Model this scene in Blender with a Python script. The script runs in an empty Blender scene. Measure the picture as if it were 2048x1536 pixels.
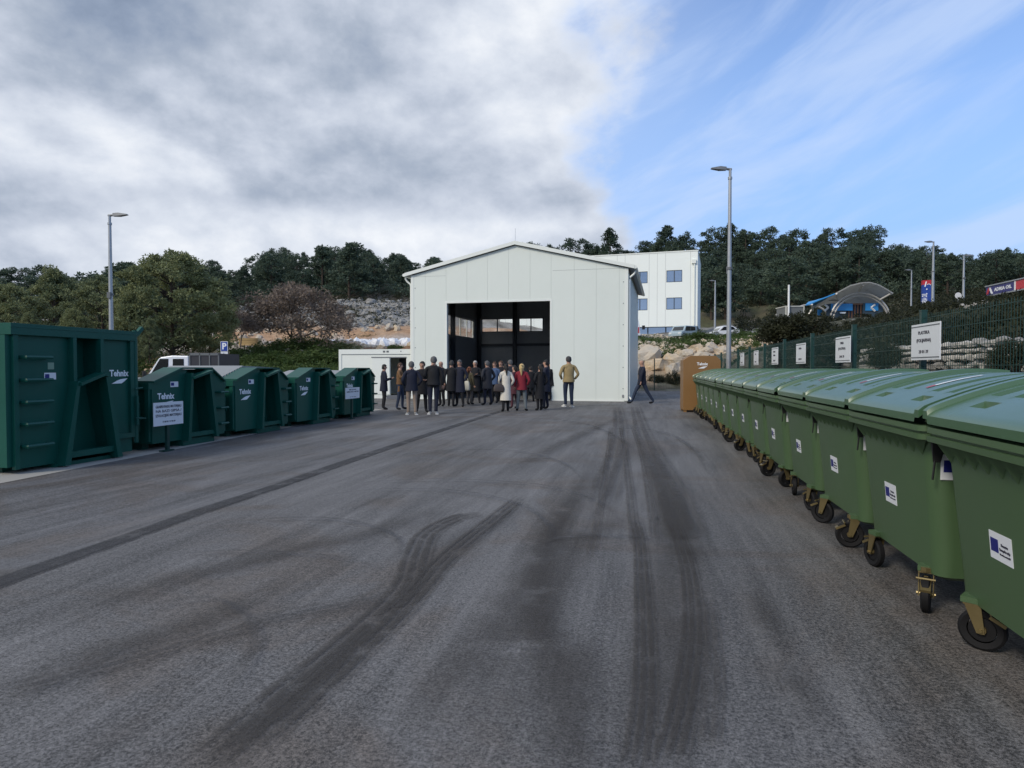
import bpy, bmesh, math, random
import numpy as np
from mathutils import Vector, Matrix, noise
from math import radians, pi, sin, cos, tan, atan, atan2, sqrt

# ------------------------------------------------------------------ camera, sky, sun
SC = bpy.context.scene
COL = SC.collection
FOC, EYE, HOR = 1290.0, 1.47, 737.0
YAW = radians(11.65); PIT = atan((768 - HOR) / FOC)
camd = bpy.data.cameras.new('camera'); cam = bpy.data.objects.new('camera', camd); COL.objects.link(cam)
cam.location = (0, 0, EYE); cam.rotation_euler = (pi/2 - PIT, 0, YAW)
camd.sensor_width = 36; camd.lens = 36 * FOC / 2048; camd.clip_end = 6000; camd.clip_start = .05
SC.camera = cam
SC.view_settings.view_transform = 'Standard'; SC.view_settings.look = 'None'
SC.view_settings.gamma = 1; SC.view_settings.exposure = 0.08; SC.view_settings.use_curve_mapping = False
SUN_EL, SUN_AZ = radians(36), radians(214)     # azimuth clockwise from +Y: behind the camera, to the left
sd = bpy.data.lights.new('sun', 'SUN'); sd.energy = 2.1; sd.angle = radians(14); sd.color = (1, .92, .80)
sun = bpy.data.objects.new('sun', sd); COL.objects.link(sun)
sdir = Vector((sin(SUN_AZ)*cos(SUN_EL), cos(SUN_AZ)*cos(SUN_EL), sin(SUN_EL)))
sun.rotation_euler = sdir.to_track_quat('Z', 'Y').to_euler()

def cam_dir(u, v):
    x = (u-1024)/FOC; y = -(v-768)/FOC
    f = (-sin(YAW)*cos(PIT), cos(YAW)*cos(PIT), -sin(PIT)); r = (cos(YAW), sin(YAW), 0)
    up = (-sin(YAW)*sin(PIT), cos(YAW)*sin(PIT), cos(PIT))
    return Vector([f[i]+x*r[i]+y*up[i] for i in range(3)])
def gp(u, v, z=0.0):
    d = cam_dir(u, v); t = (z-EYE)/d.z
    return Vector((t*d.x, t*d.y, z))
def ab(a, b):          # metres to the side and ahead of the viewpoint -> site x, y
    return (a*cos(YAW) - b*sin(YAW), a*sin(YAW) + b*cos(YAW))
def at(u, b, z=0.0):
    x, y = ab((u-1024)/FOC*b, b); return Vector((x, y, z))
def zv(v, b): return EYE + (HOR-v)/FOC*b

W = bpy.data.worlds.new('World'); SC.world = W; W.use_nodes = True
nt = W.node_tree; nt.nodes.clear()
def N(tree, typ, **kw):
    n = tree.nodes.new(typ)
    for k, v in kw.items():
        if k == 'ins':
            for i, x in v.items(): n.inputs[i].default_value = x
        else: setattr(n, k, v)
    return n
class G:                # tiny wrapper for math graphs
    def __init__(s, tree): s.t = tree
    def _in(s, n, i, x):
        if isinstance(x, (int, float)): n.inputs[i].default_value = x
        elif isinstance(x, (tuple, list)): n.inputs[i].default_value = x
        else: s.t.links.new(x, n.inputs[i])
    def m(s, op, a, b=0.0, c=0.0, clamp=False):
        n = s.t.nodes.new('ShaderNodeMath'); n.operation = op; n.use_clamp = clamp
        s._in(n, 0, a); s._in(n, 1, b); s._in(n, 2, c); return n.outputs[0]
    def vm(s, op, a, b=(0,0,0)):
        n = s.t.nodes.new('ShaderNodeVectorMath'); n.operation = op
        s._in(n, 0, a); s._in(n, 1, b)
        return n.outputs['Value'] if op in ('DOT_PRODUCT', 'LENGTH', 'DISTANCE') else n.outputs[0]
    def noise(s, vec, scale, detail=4, rough=.55, dist=0.0):
        n = s.t.nodes.new('ShaderNodeTexNoise'); s._in(n, 'Vector', vec)
        n.inputs['Scale'].default_value = scale; n.inputs['Detail'].default_value = detail
        n.inputs['Roughness'].default_value = rough; n.inputs['Distortion'].default_value = dist
        return n.outputs['Fac']
    def ramp(s, fac, stops):
        n = s.t.nodes.new('ShaderNodeValToRGB'); s._in(n, 0, fac)
        e = n.color_ramp.elements
        while len(e) < len(stops): e.new(.5)
        for i, (p, c) in enumerate(stops):
            e[i].position = p; e[i].color = (c, c, c, 1) if isinstance(c, (int, float)) else (*c, 1)
        return n.outputs[0]
    def step(s, x, a, b):
        n = s.t.nodes.new('ShaderNodeMapRange'); n.interpolation_type = 'SMOOTHSTEP'
        s._in(n, 0, x); n.inputs[1].default_value = a; n.inputs[2].default_value = b; return n.outputs[0]
    def mix(s, f, a, b, mode='MIX'):
        n = s.t.nodes.new('ShaderNodeMix'); n.data_type = 'RGBA'; n.blend_type = mode
        s._in(n, 0, f); s._in(n, 6, a); s._in(n, 7, b); return n.outputs[2]
    def comb(s, x, y, z):
        n = s.t.nodes.new('ShaderNodeCombineXYZ'); s._in(n, 0, x); s._in(n, 1, y); s._in(n, 2, z); return n.outputs[0]
    def sep(s, v):
        n = s.t.nodes.new('ShaderNodeSeparateXYZ'); s._in(n, 0, v); return n.outputs
g = G(nt)
sky = N(nt, 'ShaderNodeTexSky', sky_type='NISHITA'); sky.sun_disc = False
sky.sun_elevation = SUN_EL; sky.sun_rotation = SUN_AZ; sky.air_density = 1.0; sky.dust_density = .6; sky.ozone_density = 1.5
tc = N(nt, 'ShaderNodeTexCoord')
dvec = g.vm('NORMALIZE', tc.outputs['Generated'])
F_ = (-sin(YAW), cos(YAW), 0); R_ = (cos(YAW), sin(YAW), 0)
fx = g.vm('DOT_PRODUCT', dvec, R_); fy = g.vm('DOT_PRODUCT', dvec, F_)
zz_ = g.sep(dvec)[2]
zc = g.m('MAXIMUM', zz_, 0.0)
den = g.m('ADD', zc, .34)
px_ = g.m('DIVIDE', fx, den); py_ = g.m('DIVIDE', fy, den)
P = g.comb(px_, py_, 0.0)
def blob(u, v, r0, r1):      # 1 near the direction, 0 away from it (cosines of the angles)
    d = cam_dir(u, v).normalized()
    return g.step(g.vm('DOT_PRODUCT', dvec, tuple(d)), cos(radians(r1)), cos(radians(r0)))
V3 = g.comb(g.m('MULTIPLY', fx, 1.0), g.m('MULTIPLY', fy, 1.0), g.m('MULTIPLY', zz_, 1.5))       # clouds as seen from below: wider than high
big = g.noise(g.vm('ADD', V3, (3.1, 7.7, 0)), 1.8, 2, .5, .3)
med = g.noise(g.vm('ADD', V3, (1.3, 2.2, .4)), 3.1, 9, .52, .12)
fine = g.noise(g.vm('ADD', V3, (5.0, 1.0, .4)), 8.0, 7, .62, .15)
# edge of the cloud bank: it fills the sky to the left of a vertical plane
edge_n = Vector(R_)*cos(radians(9.5)) - Vector(F_)*sin(radians(9.5))
side = g.vm('DOT_PRODUCT', dvec, tuple(edge_n))
edge = g.m('ADD', side, g.m('MULTIPLY', g.m('SUBTRACT', med, .5), .62))
edge = g.m('ADD', edge, g.m('MULTIPLY', g.m('SUBTRACT', fine, .5), .14))
bank = g.m('SUBTRACT', 1.0, g.step(edge, -.045, .06))
# brightness of the bank: grey bellies, white tops
med2 = g.noise(g.vm('ADD', V3, (1.3+.012, 2.2, .4+.05)), 3.1, 9, .52, .12)       # the same clouds a step nearer the sun: their difference gives relief
fine2 = g.noise(g.vm('ADD', V3, (5.0+.008, 1.0, .4+.02)), 8.0, 7, .62, .15)
val = g.m('ADD', g.m('MULTIPLY_ADD', g.m('SUBTRACT', med, .5), .80, .57), g.m('MULTIPLY', g.m('SUBTRACT', fine, .5), .20))
val = g.m('ADD', val, g.m('MULTIPLY', g.m('SUBTRACT', med, med2), 1.15))
val = g.m('ADD', val, g.m('MULTIPLY', g.m('SUBTRACT', fine, fine2), .22))
val = g.m('ADD', val, g.m('MULTIPLY', g.m('SUBTRACT', big, .5), .45))
zb = cam_dir(640, 432).normalized().z
wz = g.m('ADD', zz_, g.m('MULTIPLY', g.m('SUBTRACT', med, .5), .09))
belly = g.m('MULTIPLY', g.step(wz, zb-.012, zb+.03), blob(700, 320, 8, 30))
val = g.m('SUBTRACT', val, g.m('MULTIPLY', belly, .24))
puff = g.m('MULTIPLY', g.m('SUBTRACT', 1.0, g.step(wz, zb-.03, zb+.01)), blob(840, 470, 3, 24))
val = g.m('ADD', val, g.m('MULTIPLY', puff, .10))
val = g.m('SUBTRACT', val, g.m('MULTIPLY', blob(60, 20, 4, 18), .09))
val = g.m('ADD', val, g.m('MULTIPLY', blob(1120, 120, 2, 16), .16))
val = g.m('ADD', val, g.m('MULTIPLY', blob(60, 190, 2, 10), .10))
val = g.m('ADD', val, g.m('MULTIPLY', blob(300, 350, 1, 7), .08))
val = g.m('ADD', val, g.m('MULTIPLY', g.m('SUBTRACT', 1.0, g.step(zz_, .02, .30)), .05))
cloudc = g.ramp(val, [(.02, (.17, .225, .33)), (.22, (.275, .34, .46)), (.38, (.40, .46, .565)), (.51, (.53, .585, .69)), (.66, (.68, .73, .82)), (.84, (.86, .89, .94))])
# blue side with streaks of cirrus drawn out along one direction
ca, sa = cos(radians(-38)), sin(radians(-38))
sx = g.m('ADD', g.m('MULTIPLY', px_, ca), g.m('MULTIPLY', py_, sa))
sy = g.m('SUBTRACT', g.m('MULTIPLY', py_, ca), g.m('MULTIPLY', px_, sa))
c2, s2 = cos(radians(21)), sin(radians(21))
al = g.m('ADD', g.m('MULTIPLY', side, c2), g.m('MULTIPLY', zz_, s2)); ac = g.m('SUBTRACT', g.m('MULTIPLY', zz_, c2), g.m('MULTIPLY', side, s2))
ac = g.m('ADD', ac, g.m('MULTIPLY', g.m('SUBTRACT', big, .5), .12))
cir = g.noise(g.comb(g.m('MULTIPLY', al, 1.6), g.m('MULTIPLY', ac, 6.5), 2.0), 1.35, 6, .55, .5)
cir2 = g.noise(g.comb(g.m('MULTIPLY', al, 4.0), g.m('MULTIPLY', ac, 16.0), 7.0), 1.6, 6, .6, .6)
cf = g.step(g.m('ADD', g.m('MULTIPLY', cir, .82), g.m('MULTIPLY', cir2, .2)), .40, .64)
cf = g.m('MULTIPLY', cf, .62)
near = g.m('SUBTRACT', 1.0, g.step(g.m('ABSOLUTE', side), .0, .22))
cf = g.m('ADD', cf, g.m('MULTIPLY', near, .22), clamp=True)
lowh = g.m('SUBTRACT', 1.0, g.step(zz_, .05, .60))
blue = g.mix(1.0, sky.outputs[0], (1.7, 1.75, 2.0, 1), 'MULTIPLY')
SKYK = .1
blue = g.mix(g.m('MULTIPLY', lowh, .88), blue, (2.75, 4.8, 8.6, 1))
cirrus = g.mix(cf, blue, (5.6, 6.9, 9.4, 1))
tot = g.mix(bank, cirrus, g.mix(1.0, cloudc, (1/SKYK,)*3 + (1,), 'MULTIPLY'))
bg = N(nt, 'ShaderNodeBackground'); bg.inputs[1].default_value = SKYK
nt.links.new(tot, bg.inputs[0])
wo = N(nt, 'ShaderNodeOutputWorld'); nt.links.new(bg.outputs[0], wo.inputs[0])

# ------------------------------------------------------------------ helpers
rnd = random.Random(7)
MATS = {}
def mat(name, col, rough=.6, metal=0.0, var=.12, scale=6.0, bump=0.0, bscale=40.0, dirt=0.0, spec=.5, coord='Object', trans=0.0):
    if name in MATS: return MATS[name]
    m = bpy.data.materials.new(name); m.use_nodes = True; t = m.node_tree; t.nodes.clear(); q = G(t)
    b = N(t, 'ShaderNodeBsdfPrincipled'); o = N(t, 'ShaderNodeOutputMaterial'); t.links.new(b.outputs[0], o.inputs[0])
    c = N(t, 'ShaderNodeTexCoord').outputs[coord]
    n1 = q.noise(c, scale, 5, .6)
    k = q.m('MULTIPLY_ADD', q.m('SUBTRACT', n1, .5), 2*var, 1.0)
    colr = q.mix(1.0, (*col, 1), q.comb(k, k, k), 'MULTIPLY')
    if dirt:
        d = q.step(q.noise(c, scale*.6, 6, .7), .5, .8)
        colr = q.mix(q.m('MULTIPLY', d, dirt), colr, (.16, .14, .115, 1))
    t.links.new(colr, b.inputs['Base Color'])
    r = q.m('ADD', rough, q.m('MULTIPLY', q.m('SUBTRACT', n1, .5), .2), clamp=True)
    t.links.new(r, b.inputs['Roughness'])
    b.inputs['Metallic'].default_value = metal; b.inputs['Specular IOR Level'].default_value = spec
    if trans:
        b.inputs['Transmission Weight'].default_value = trans
    if bump:
        bp = N(t, 'ShaderNodeBump'); bp.inputs['Strength'].default_value = bump; bp.inputs['Distance'].default_value = .01
        t.links.new(q.noise(c, bscale, 4, .6), bp.inputs['Height']); t.links.new(bp.outputs[0], b.inputs['Normal'])
    MATS[name] = m; return m

class MB:
    def __init__(s): s.v = []; s.f = []; s.m = []; s.s = []
    def add(s, vs, fs, mi=0, smooth=False):
        o = len(s.v); s.v += [tuple(p) for p in vs]
        for f in fs: s.f.append(tuple(i+o for i in f)); s.m.append(mi); s.s.append(smooth)
    def box(s, x0, x1, y0, y1, z0, z1, mi=0):
        s.add([(x0,y0,z0),(x1,y0,z0),(x1,y1,z0),(x0,y1,z0),(x0,y0,z1),(x1,y0,z1),(x1,y1,z1),(x0,y1,z1)],
              [(0,3,2,1),(4,5,6,7),(0,1,5,4),(1,2,6,5),(2,3,7,6),(3,0,4,7)], mi)
    def obox(s, c, ax, ay, az, mi=0):      # centre and three half-axis vectors
        c, ax, ay, az = map(Vector, (c, ax, ay, az))
        s.add([c-ax-ay-az, c+ax-ay-az, c+ax+ay-az, c-ax+ay-az, c-ax-ay+az, c+ax-ay+az, c+ax+ay+az, c-ax+ay+az],
              [(0,3,2,1),(4,5,6,7),(0,1,5,4),(1,2,6,5),(2,3,7,6),(3,0,4,7)], mi)
    def xz(s, pts, y0, y1, mi=0):          # polygon in x,z (counter-clockwise seen from -y) pushed from y0 to y1
        n = len(pts); vs = [(p[0], y0, p[1]) for p in pts] + [(p[0], y1, p[1]) for p in pts]
        s.add(vs, [tuple(range(n)), tuple(range(2*n-1, n-1, -1))] + [(i, i+n, (i+1)%n+n, (i+1)%n) for i in range(n)], mi)
    def xy(s, pts, z0, z1, mi=0):
        n = len(pts); vs = [(p[0], p[1], z0) for p in pts] + [(p[0], p[1], z1) for p in pts]
        s.add(vs, [tuple(range(n-1, -1, -1)), tuple(range(n, 2*n))] + [(i, (i+1)%n, (i+1)%n+n, i+n) for i in range(n)], mi)
    def yz(s, pts, x0, x1, mi=0):
        n = len(pts); vs = [(x0, p[0], p[1]) for p in pts] + [(x1, p[0], p[1]) for p in pts]
        s.add(vs, [tuple(range(n-1, -1, -1)), tuple(range(n, 2*n))] + [(i, (i+1)%n, (i+1)%n+n, i+n) for i in range(n)], mi)
    def tube(s, pts, rs, n=8, mi=0, cap=True, smooth=True):
        pts = [Vector(p) for p in pts]
        if isinstance(rs, (int, float)): rs = [rs]*len(pts)
        vs = []; fs = []
        for i, p in enumerate(pts):
            d = (pts[min(i+1, len(pts)-1)] - pts[max(i-1, 0)]).normalized()
            a = d.cross(Vector((0, 0, 1)) if abs(d.z) < .95 else Vector((1, 0, 0))).normalized(); b = d.cross(a)
            for k in range(n):
                t = 2*pi*k/n; vs.append(p + (a*cos(t) + b*sin(t))*rs[i])
        for i in range(len(pts)-1):
            for k in range(n): fs.append((i*n+k, i*n+(k+1)%n, (i+1)*n+(k+1)%n, (i+1)*n+k))
        s.add(vs, fs, mi, smooth)
        if cap:
            s.add(vs[:n], [tuple(range(n-1, -1, -1))], mi); s.add(vs[-n:], [tuple(range(n))], mi)
    def loft(s, rings, mi=0, caps=(True, True), smooth=True):
        n = len(rings[0]); vs = [p for r in rings for p in r]
        s.add(vs, [(i*n+k, i*n+(k+1)%n, (i+1)*n+(k+1)%n, (i+1)*n+k) for i in range(len(rings)-1) for k in range(n)], mi, smooth)
        if caps[0]: s.add(rings[0], [tuple(range(n-1, -1, -1))], mi)
        if caps[1]: s.add(rings[-1], [tuple(range(n))], mi)
    def ball(s, c, r, n=10, m_=6, mi=0):
        rx, ry, rz = r if isinstance(r, (tuple, list)) else (r, r, r)
        s.loft([[(c[0]+rx*sin(t)*cos(2*pi*k/n), c[1]+ry*sin(t)*sin(2*pi*k/n), c[2]-rz*cos(t)) for k in range(n)]
                for t in [.02+(pi-.04)*j/m_ for j in range(m_+1)]], mi)
    def mesh(s, name, mats, angle=35):
        me = bpy.data.meshes.new(name); me.from_pydata(s.v, [], s.f)
        for x in (mats if isinstance(mats, (list, tuple)) else [mats]): me.materials.append(x)
        me.polygons.foreach_set('material_index', s.m); me.polygons.foreach_set('use_smooth', s.s)
        if any(s.s): me.set_sharp_from_angle(angle=radians(angle))
        me.update(); return me
def obj(name, me, parent=None, loc=(0,0,0), rot=(0,0,0), scale=None):
    o = bpy.data.objects.new(name, me); COL.objects.link(o); o.parent = parent
    o.location = loc; o.rotation_euler = rot
    if scale is not None: o.scale = (scale,)*3 if isinstance(scale, (int, float)) else scale
    return o
def part(name, mb, mats, parent, loc=(0,0,0), rot=(0,0,0), label=None, bevel=0):
    o = obj(name, mb.mesh(name, mats), parent, loc, rot)
    if label: o['label'] = label
    if bevel:
        b = o.modifiers.new('bevel', 'BEVEL'); b.width = bevel; b.segments = 2; b.limit_method = 'ANGLE'
    return o
def tag(o, label=None, cat=None, group=None, kind=None):
    if label: o['label'] = label
    if cat: o['category'] = cat
    if group: o['group'] = group
    if kind: o['kind'] = kind
    return o
def thing(name, label, cat, loc=(0,0,0), rz=0.0, group=None):
    o = bpy.data.objects.new(name, None); COL.objects.link(o); o.empty_display_size = .2
    o.location = loc; o.rotation_euler = (0, 0, rz); return tag(o, label, cat, group)
def kids(o): return [c for c in COL.objects if c.parent == o]
def dup(root, loc, rz, label=None, scale=None, children=None):
    r = root.copy(); COL.objects.link(r); r.location = loc; r.rotation_euler = (0, 0, rz)
    if scale is not None: r.scale = (scale,)*3 if isinstance(scale, (int, float)) else scale
    if label: r['label'] = label
    for ch in root.children:
        c = ch.copy(); COL.objects.link(c); c.parent = r
        for q in ch.children:
            d = q.copy(); COL.objects.link(d); d.parent = c
    return r
TXT = {}
def text_mesh(s, size, bold=0.0, m=None, width=None, align='CENTER'):
    key = (s, size, bold, m.name, width)
    if key in TXT: return TXT[key]
    cu = bpy.data.curves.new('lettering', 'FONT'); cu.body = s; cu.size = size; cu.align_x = align; cu.align_y = 'CENTER'
    cu.offset = bold; cu.extrude = .0015; cu.resolution_u = 2; cu.space_line = 1.0
    ob = bpy.data.objects.new('lettering', cu); COL.objects.link(ob)
    bpy.context.view_layer.update()
    me = bpy.data.meshes.new_from_object(ob.evaluated_get(bpy.context.evaluated_depsgraph_get()))
    bpy.data.objects.remove(ob)
    me.materials.clear(); me.materials.append(m)
    if width:
        xs = [v.co.x for v in me.vertices]; k = width/(max(xs)-min(xs))
        for v in me.vertices: v.co.x *= k
    TXT[key] = me; return me
def text(s, size, parent, loc, m, bold=0.0, rot=(pi/2, 0, 0), width=None):
    return obj('lettering', text_mesh(s, size, bold, m, width), parent, loc, rot)

white = mat('white_paint', (.78, .79, .78), .45)
black = mat('black_rubber', (.012, .012, .013), .55)
ink = mat('dark_ink', (.03, .03, .05), .6)
wink = mat('white_print', (.78, .8, .82), .5)
signw = mat('sign_white', (.70, .72, .75), .35, var=.04)
eub = mat('flag_blue', (.012, .016, .16), .45)
steel = mat('galvanised_steel', (.36, .38, .40), .45, .55, var=.15, scale=3)
dgreen = mat('fence_green', (.008, .042, .034), .4, 0, .1)

# ------------------------------------------------------------------ ground and hills
PROF = [
 (-2500, [(30,0),(60,.5),(150,6),(300,22),(900,26)]),
 (-400, [(30,0),(50,.6),(70,2),(120,8),(200,20),(320,30),(900,20)]),
 (0,    [(30,0),(45,.5),(60,1.5),(120,zv(655,120)),(200,zv(612,200)),(300,zv(610,300)),(900,20)]),
 (300,  [(33,0),(42,.7),(52,zv(715,52)),(66,zv(688,66)),(78,zv(684,78)),(110,zv(645,110)),(200,zv(590,200)),(300,zv(592,300)),(900,20)]),
 (430,  [(33,0),(42,.9),(52,zv(712,52)),(56,zv(694,56)),(74,zv(686,74)),(76.5,zv(668,76.5)),(95,zv(655,95)),(125,zv(625,125)),(200,zv(575,200)),(300,zv(580,300)),(900,20)]),
 (560,  [(34,0),(42,1.0),(52,zv(706,52)),(55,zv(693,55)),(73,zv(686,73)),(76.5,zv(662,76.5)),(95,zv(645,95)),(125,zv(612,125)),(200,zv(560,200)),(300,zv(570,300)),(900,20)]),
 (760,  [(37,0),(44,1.2),(53,zv(702,53)),(55,zv(694,55)),(72,zv(685,72)),(76,zv(656,76)),(95,zv(632,95)),(125,zv(602,125)),(200,zv(556,200)),(300,zv(570,300)),(900,20)]),
 (1000, [(42,0),(47,1.0),(53,zv(700,53)),(72,zv(684,72)),(76,zv(660,76)),(110,zv(640,110)),(200,zv(560,200)),(300,zv(570,300)),(900,20)]),
 (1250, [(42,0),(46.5,.1),(49,zv(718,49)),(52,zv(700,52)),(62,zv(685,62)),(70,zv(673,70)),(74,zv(671,74)),(110,zv(668,110)),(130,zv(640,130)),(210,zv(545,210)),(300,zv(565,300)),(900,20)]),
 (1400, [(42,0),(46.5,.1),(48.5,zv(722,48.5)),(51,zv(704,51)),(62,zv(686,62)),(71,zv(672,71)),(110,zv(665,110)),(140,zv(610,140)),(220,zv(520,220)),(300,zv(545,300)),(900,25)]),
 (1500, [(20,0),(30,.4),(40,zv(712,40)),(50,zv(700,50)),(64,zv(676,64)),(74,zv(668,74)),(110,zv(655,110)),(140,zv(602,140)),(220,zv(520,220)),(300,zv(545,300)),(900,25)]),
 (1600, [(15,0),(18,.3),(25,zv(708,25)),(40,zv(690,40)),(60,zv(655,60)),(80,zv(640,80)),(110,zv(632,110)),(140,zv(592,140)),(220,zv(520,220)),(300,zv(545,300)),(900,25)]),
 (1760, [(9.4,0),(13.9,.3),(15.0,1.85),(26,zv(668,26)),(42,zv(650,42)),(60,zv(642,60)),(100,zv(634,100)),(140,zv(590,140)),(220,zv(525,220)),(300,zv(550,300)),(900,25)]),
 (1850, [(7.9,0),(11.9,.3),(12.9,1.8),(19,zv(668,19)),(34,zv(632,34)),(60,zv(618,60)),(100,zv(615,100)),(140,zv(588,140)),(210,zv(535,210)),(300,zv(560,300)),(900,25)]),
 (2048, [(6.1,0),(9.0,.25),(9.9,1.75),(16,zv(645,16)),(28,zv(606,28)),(60,zv(600,60)),(100,zv(598,100)),(150,zv(575,150)),(200,zv(545,200)),(300,zv(560,300)),(900,25)]),
 (2600, [(4.2,0),(7.4,.25),(8.4,1.7),(14,3),(26,4.2),(60,6.5),(100,11),(150,18),(250,30),(900,25)]),
 (5000, [(4.2,0),(7,.15),(10,1.7),(16,3),(30,4.2),(60,6.5),(100,11),(150,16),(250,26),(900,25)]),
]
def prof_z(pr, b):
    if b <= pr[0][0]: return 0.0
    for (b0, z0), (b1, z1) in zip(pr, pr[1:]):
        if b <= b1: return z0 + (z1-z0)*(b-b0)/(b1-b0)
    return pr[-1][1]
def height(x, y):
    a = x*cos(YAW) + y*sin(YAW); b = -x*sin(YAW) + y*cos(YAW)
    if b < .5:
        k = 0.0 if abs(a) < 12 else min(1, (abs(a)-12)/40); return k*6*(1 if a < 0 else .6) - .05
    u = 1024 + FOC*a/b
    u = max(-2500, min(5000, u))
    for i in range(len(PROF)-1):
        if u <= PROF[i+1][0]: break
    u0, p0 = PROF[i]; u1, p1 = PROF[i+1]; t = (u-u0)/(u1-u0)
    z = prof_z(p0, b)*(1-t) + prof_z(p1, b)*t
    if z > .25:
        amp = min(1, (z-.25)/2)*min(.5+b*.006, 1.6)
        z += amp*(noise.noise(Vector((x*.13, y*.13, 0)))*.9 + noise.noise(Vector((x*.5, y*.5, 3)))*.35)
    if z < .02: return -.05
    return z
def ground_col(x, y, z):
    a = x*cos(YAW) + y*sin(YAW); b = -x*sin(YAW) + y*cos(YAW)
    u = 1024 + FOC*a/max(b, .5)
    n = noise.noise(Vector((x*.12, y*.12, 5)))*.5+.5; n2 = noise.noise(Vector((x*.7, y*.7, 9)))*.5+.5
    soil = Vector((.11, .085, .055)); grass = Vector((.045, .065, .02)); karst = Vector((.32, .31, .29)); red = Vector((.34, .17, .075)); brown = Vector((.07, .06, .045))
    c = soil.lerp(grass, min(1, max(0, n2*1.6-.3)))
    if u < 1100:
        if 48 < b < 56: c = red.lerp(soil, n2*.9)*.9
        if 55 < b < 74: c = Vector((.42, .40, .37)).lerp(red, n*.4)
        if 73 <= b < 80: c = red.lerp(Vector((.42, .3, .2)), n2)
        if 80 <= b < 128: c = karst.lerp(brown, min(1, max(0, n2*1.8-.55)))
        if 128 <= b < 145: c = brown
    elif u < 1560:
        if 47 < b < 56: c = Vector((.45, .36, .25)).lerp(red, n*.5)
        elif b < 75: c = c.lerp(Vector((.32, .29, .24)), .4 if n2 > .5 else 0)
        elif b < 115: c = Vector((.2, .2, .19))
    elif b < 60: c = brown.lerp(Vector((.16, .15, .13)), max(0, n2*1.6-.9)).lerp(grass, .4)*.8
    if b > 140: c = Vector((.03, .032, .018))
    return c
azs = sorted(set([-180+4*i for i in range(91)] + [-48+.45*i for i in range(214)]))
rs = [2.5]
while rs[-1] < 3500: rs.append(rs[-1]*(1.035 if rs[-1] < 300 else 1.12))
gv = [(0, 0, -.05)]; gc = [(.1, .1, .1, 1)]; gf = []
for r in rs:
    for A in azs:
        x, y = ab(r*sin(radians(A)), r*cos(radians(A))); z = height(x, y)
        gv.append((x, y, z)); gc.append((*ground_col(x, y, z), 1))
na = len(azs)
for i in range(len(rs)-1):
    for k in range(na-1):
        o = 1+i*na+k; gf.append((o, o+1, o+1+na, o+na)[::-1])
for k in range(na-1): gf.append((0, 1+k, 2+k)[::-1])
me = bpy.data.meshes.new('ground'); me.from_pydata(gv, [], gf); me.update()
at_ = me.color_attributes.new('base', 'FLOAT_COLOR', 'POINT'); at_.data.foreach_set('color', [c for q in gc for c in q])
me.polygons.foreach_set('use_smooth', [True]*len(me.polygons))
gm = bpy.data.materials.new('earth'); gm.use_nodes = True; t = gm.node_tree; t.nodes.clear(); q = G(t)
b = N(t, 'ShaderNodeBsdfPrincipled'); o = N(t, 'ShaderNodeOutputMaterial'); t.links.new(b.outputs[0], o.inputs[0])
ca_ = N(t, 'ShaderNodeVertexColor'); ca_.layer_name = 'base'
pc = N(t, 'ShaderNodeTexCoord').outputs['Object']
n1 = q.noise(pc, 1.6, 6, .7); n2 = q.noise(pc, 9, 5, .7)
k = q.m('MULTIPLY', q.m('MULTIPLY_ADD', n1, 1.6, .2), q.m('MULTIPLY_ADD', n2, 1.4, .3))
t.links.new(q.mix(1.0, ca_.outputs[0], q.comb(k, k, k), 'MULTIPLY'), b.inputs['Base Color']); b.inputs['Roughness'].default_value = .95
bp = N(t, 'ShaderNodeBump'); bp.inputs['Strength'].default_value = .8; bp.inputs['Distance'].default_value = .25
t.links.new(n1, bp.inputs['Height']); t.links.new(bp.outputs[0], b.inputs['Normal'])
me.materials.append(gm)
tag(obj('ground', me), 'earth, rock and scrub slopes around the paved yard', None, None, 'structure')

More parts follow.
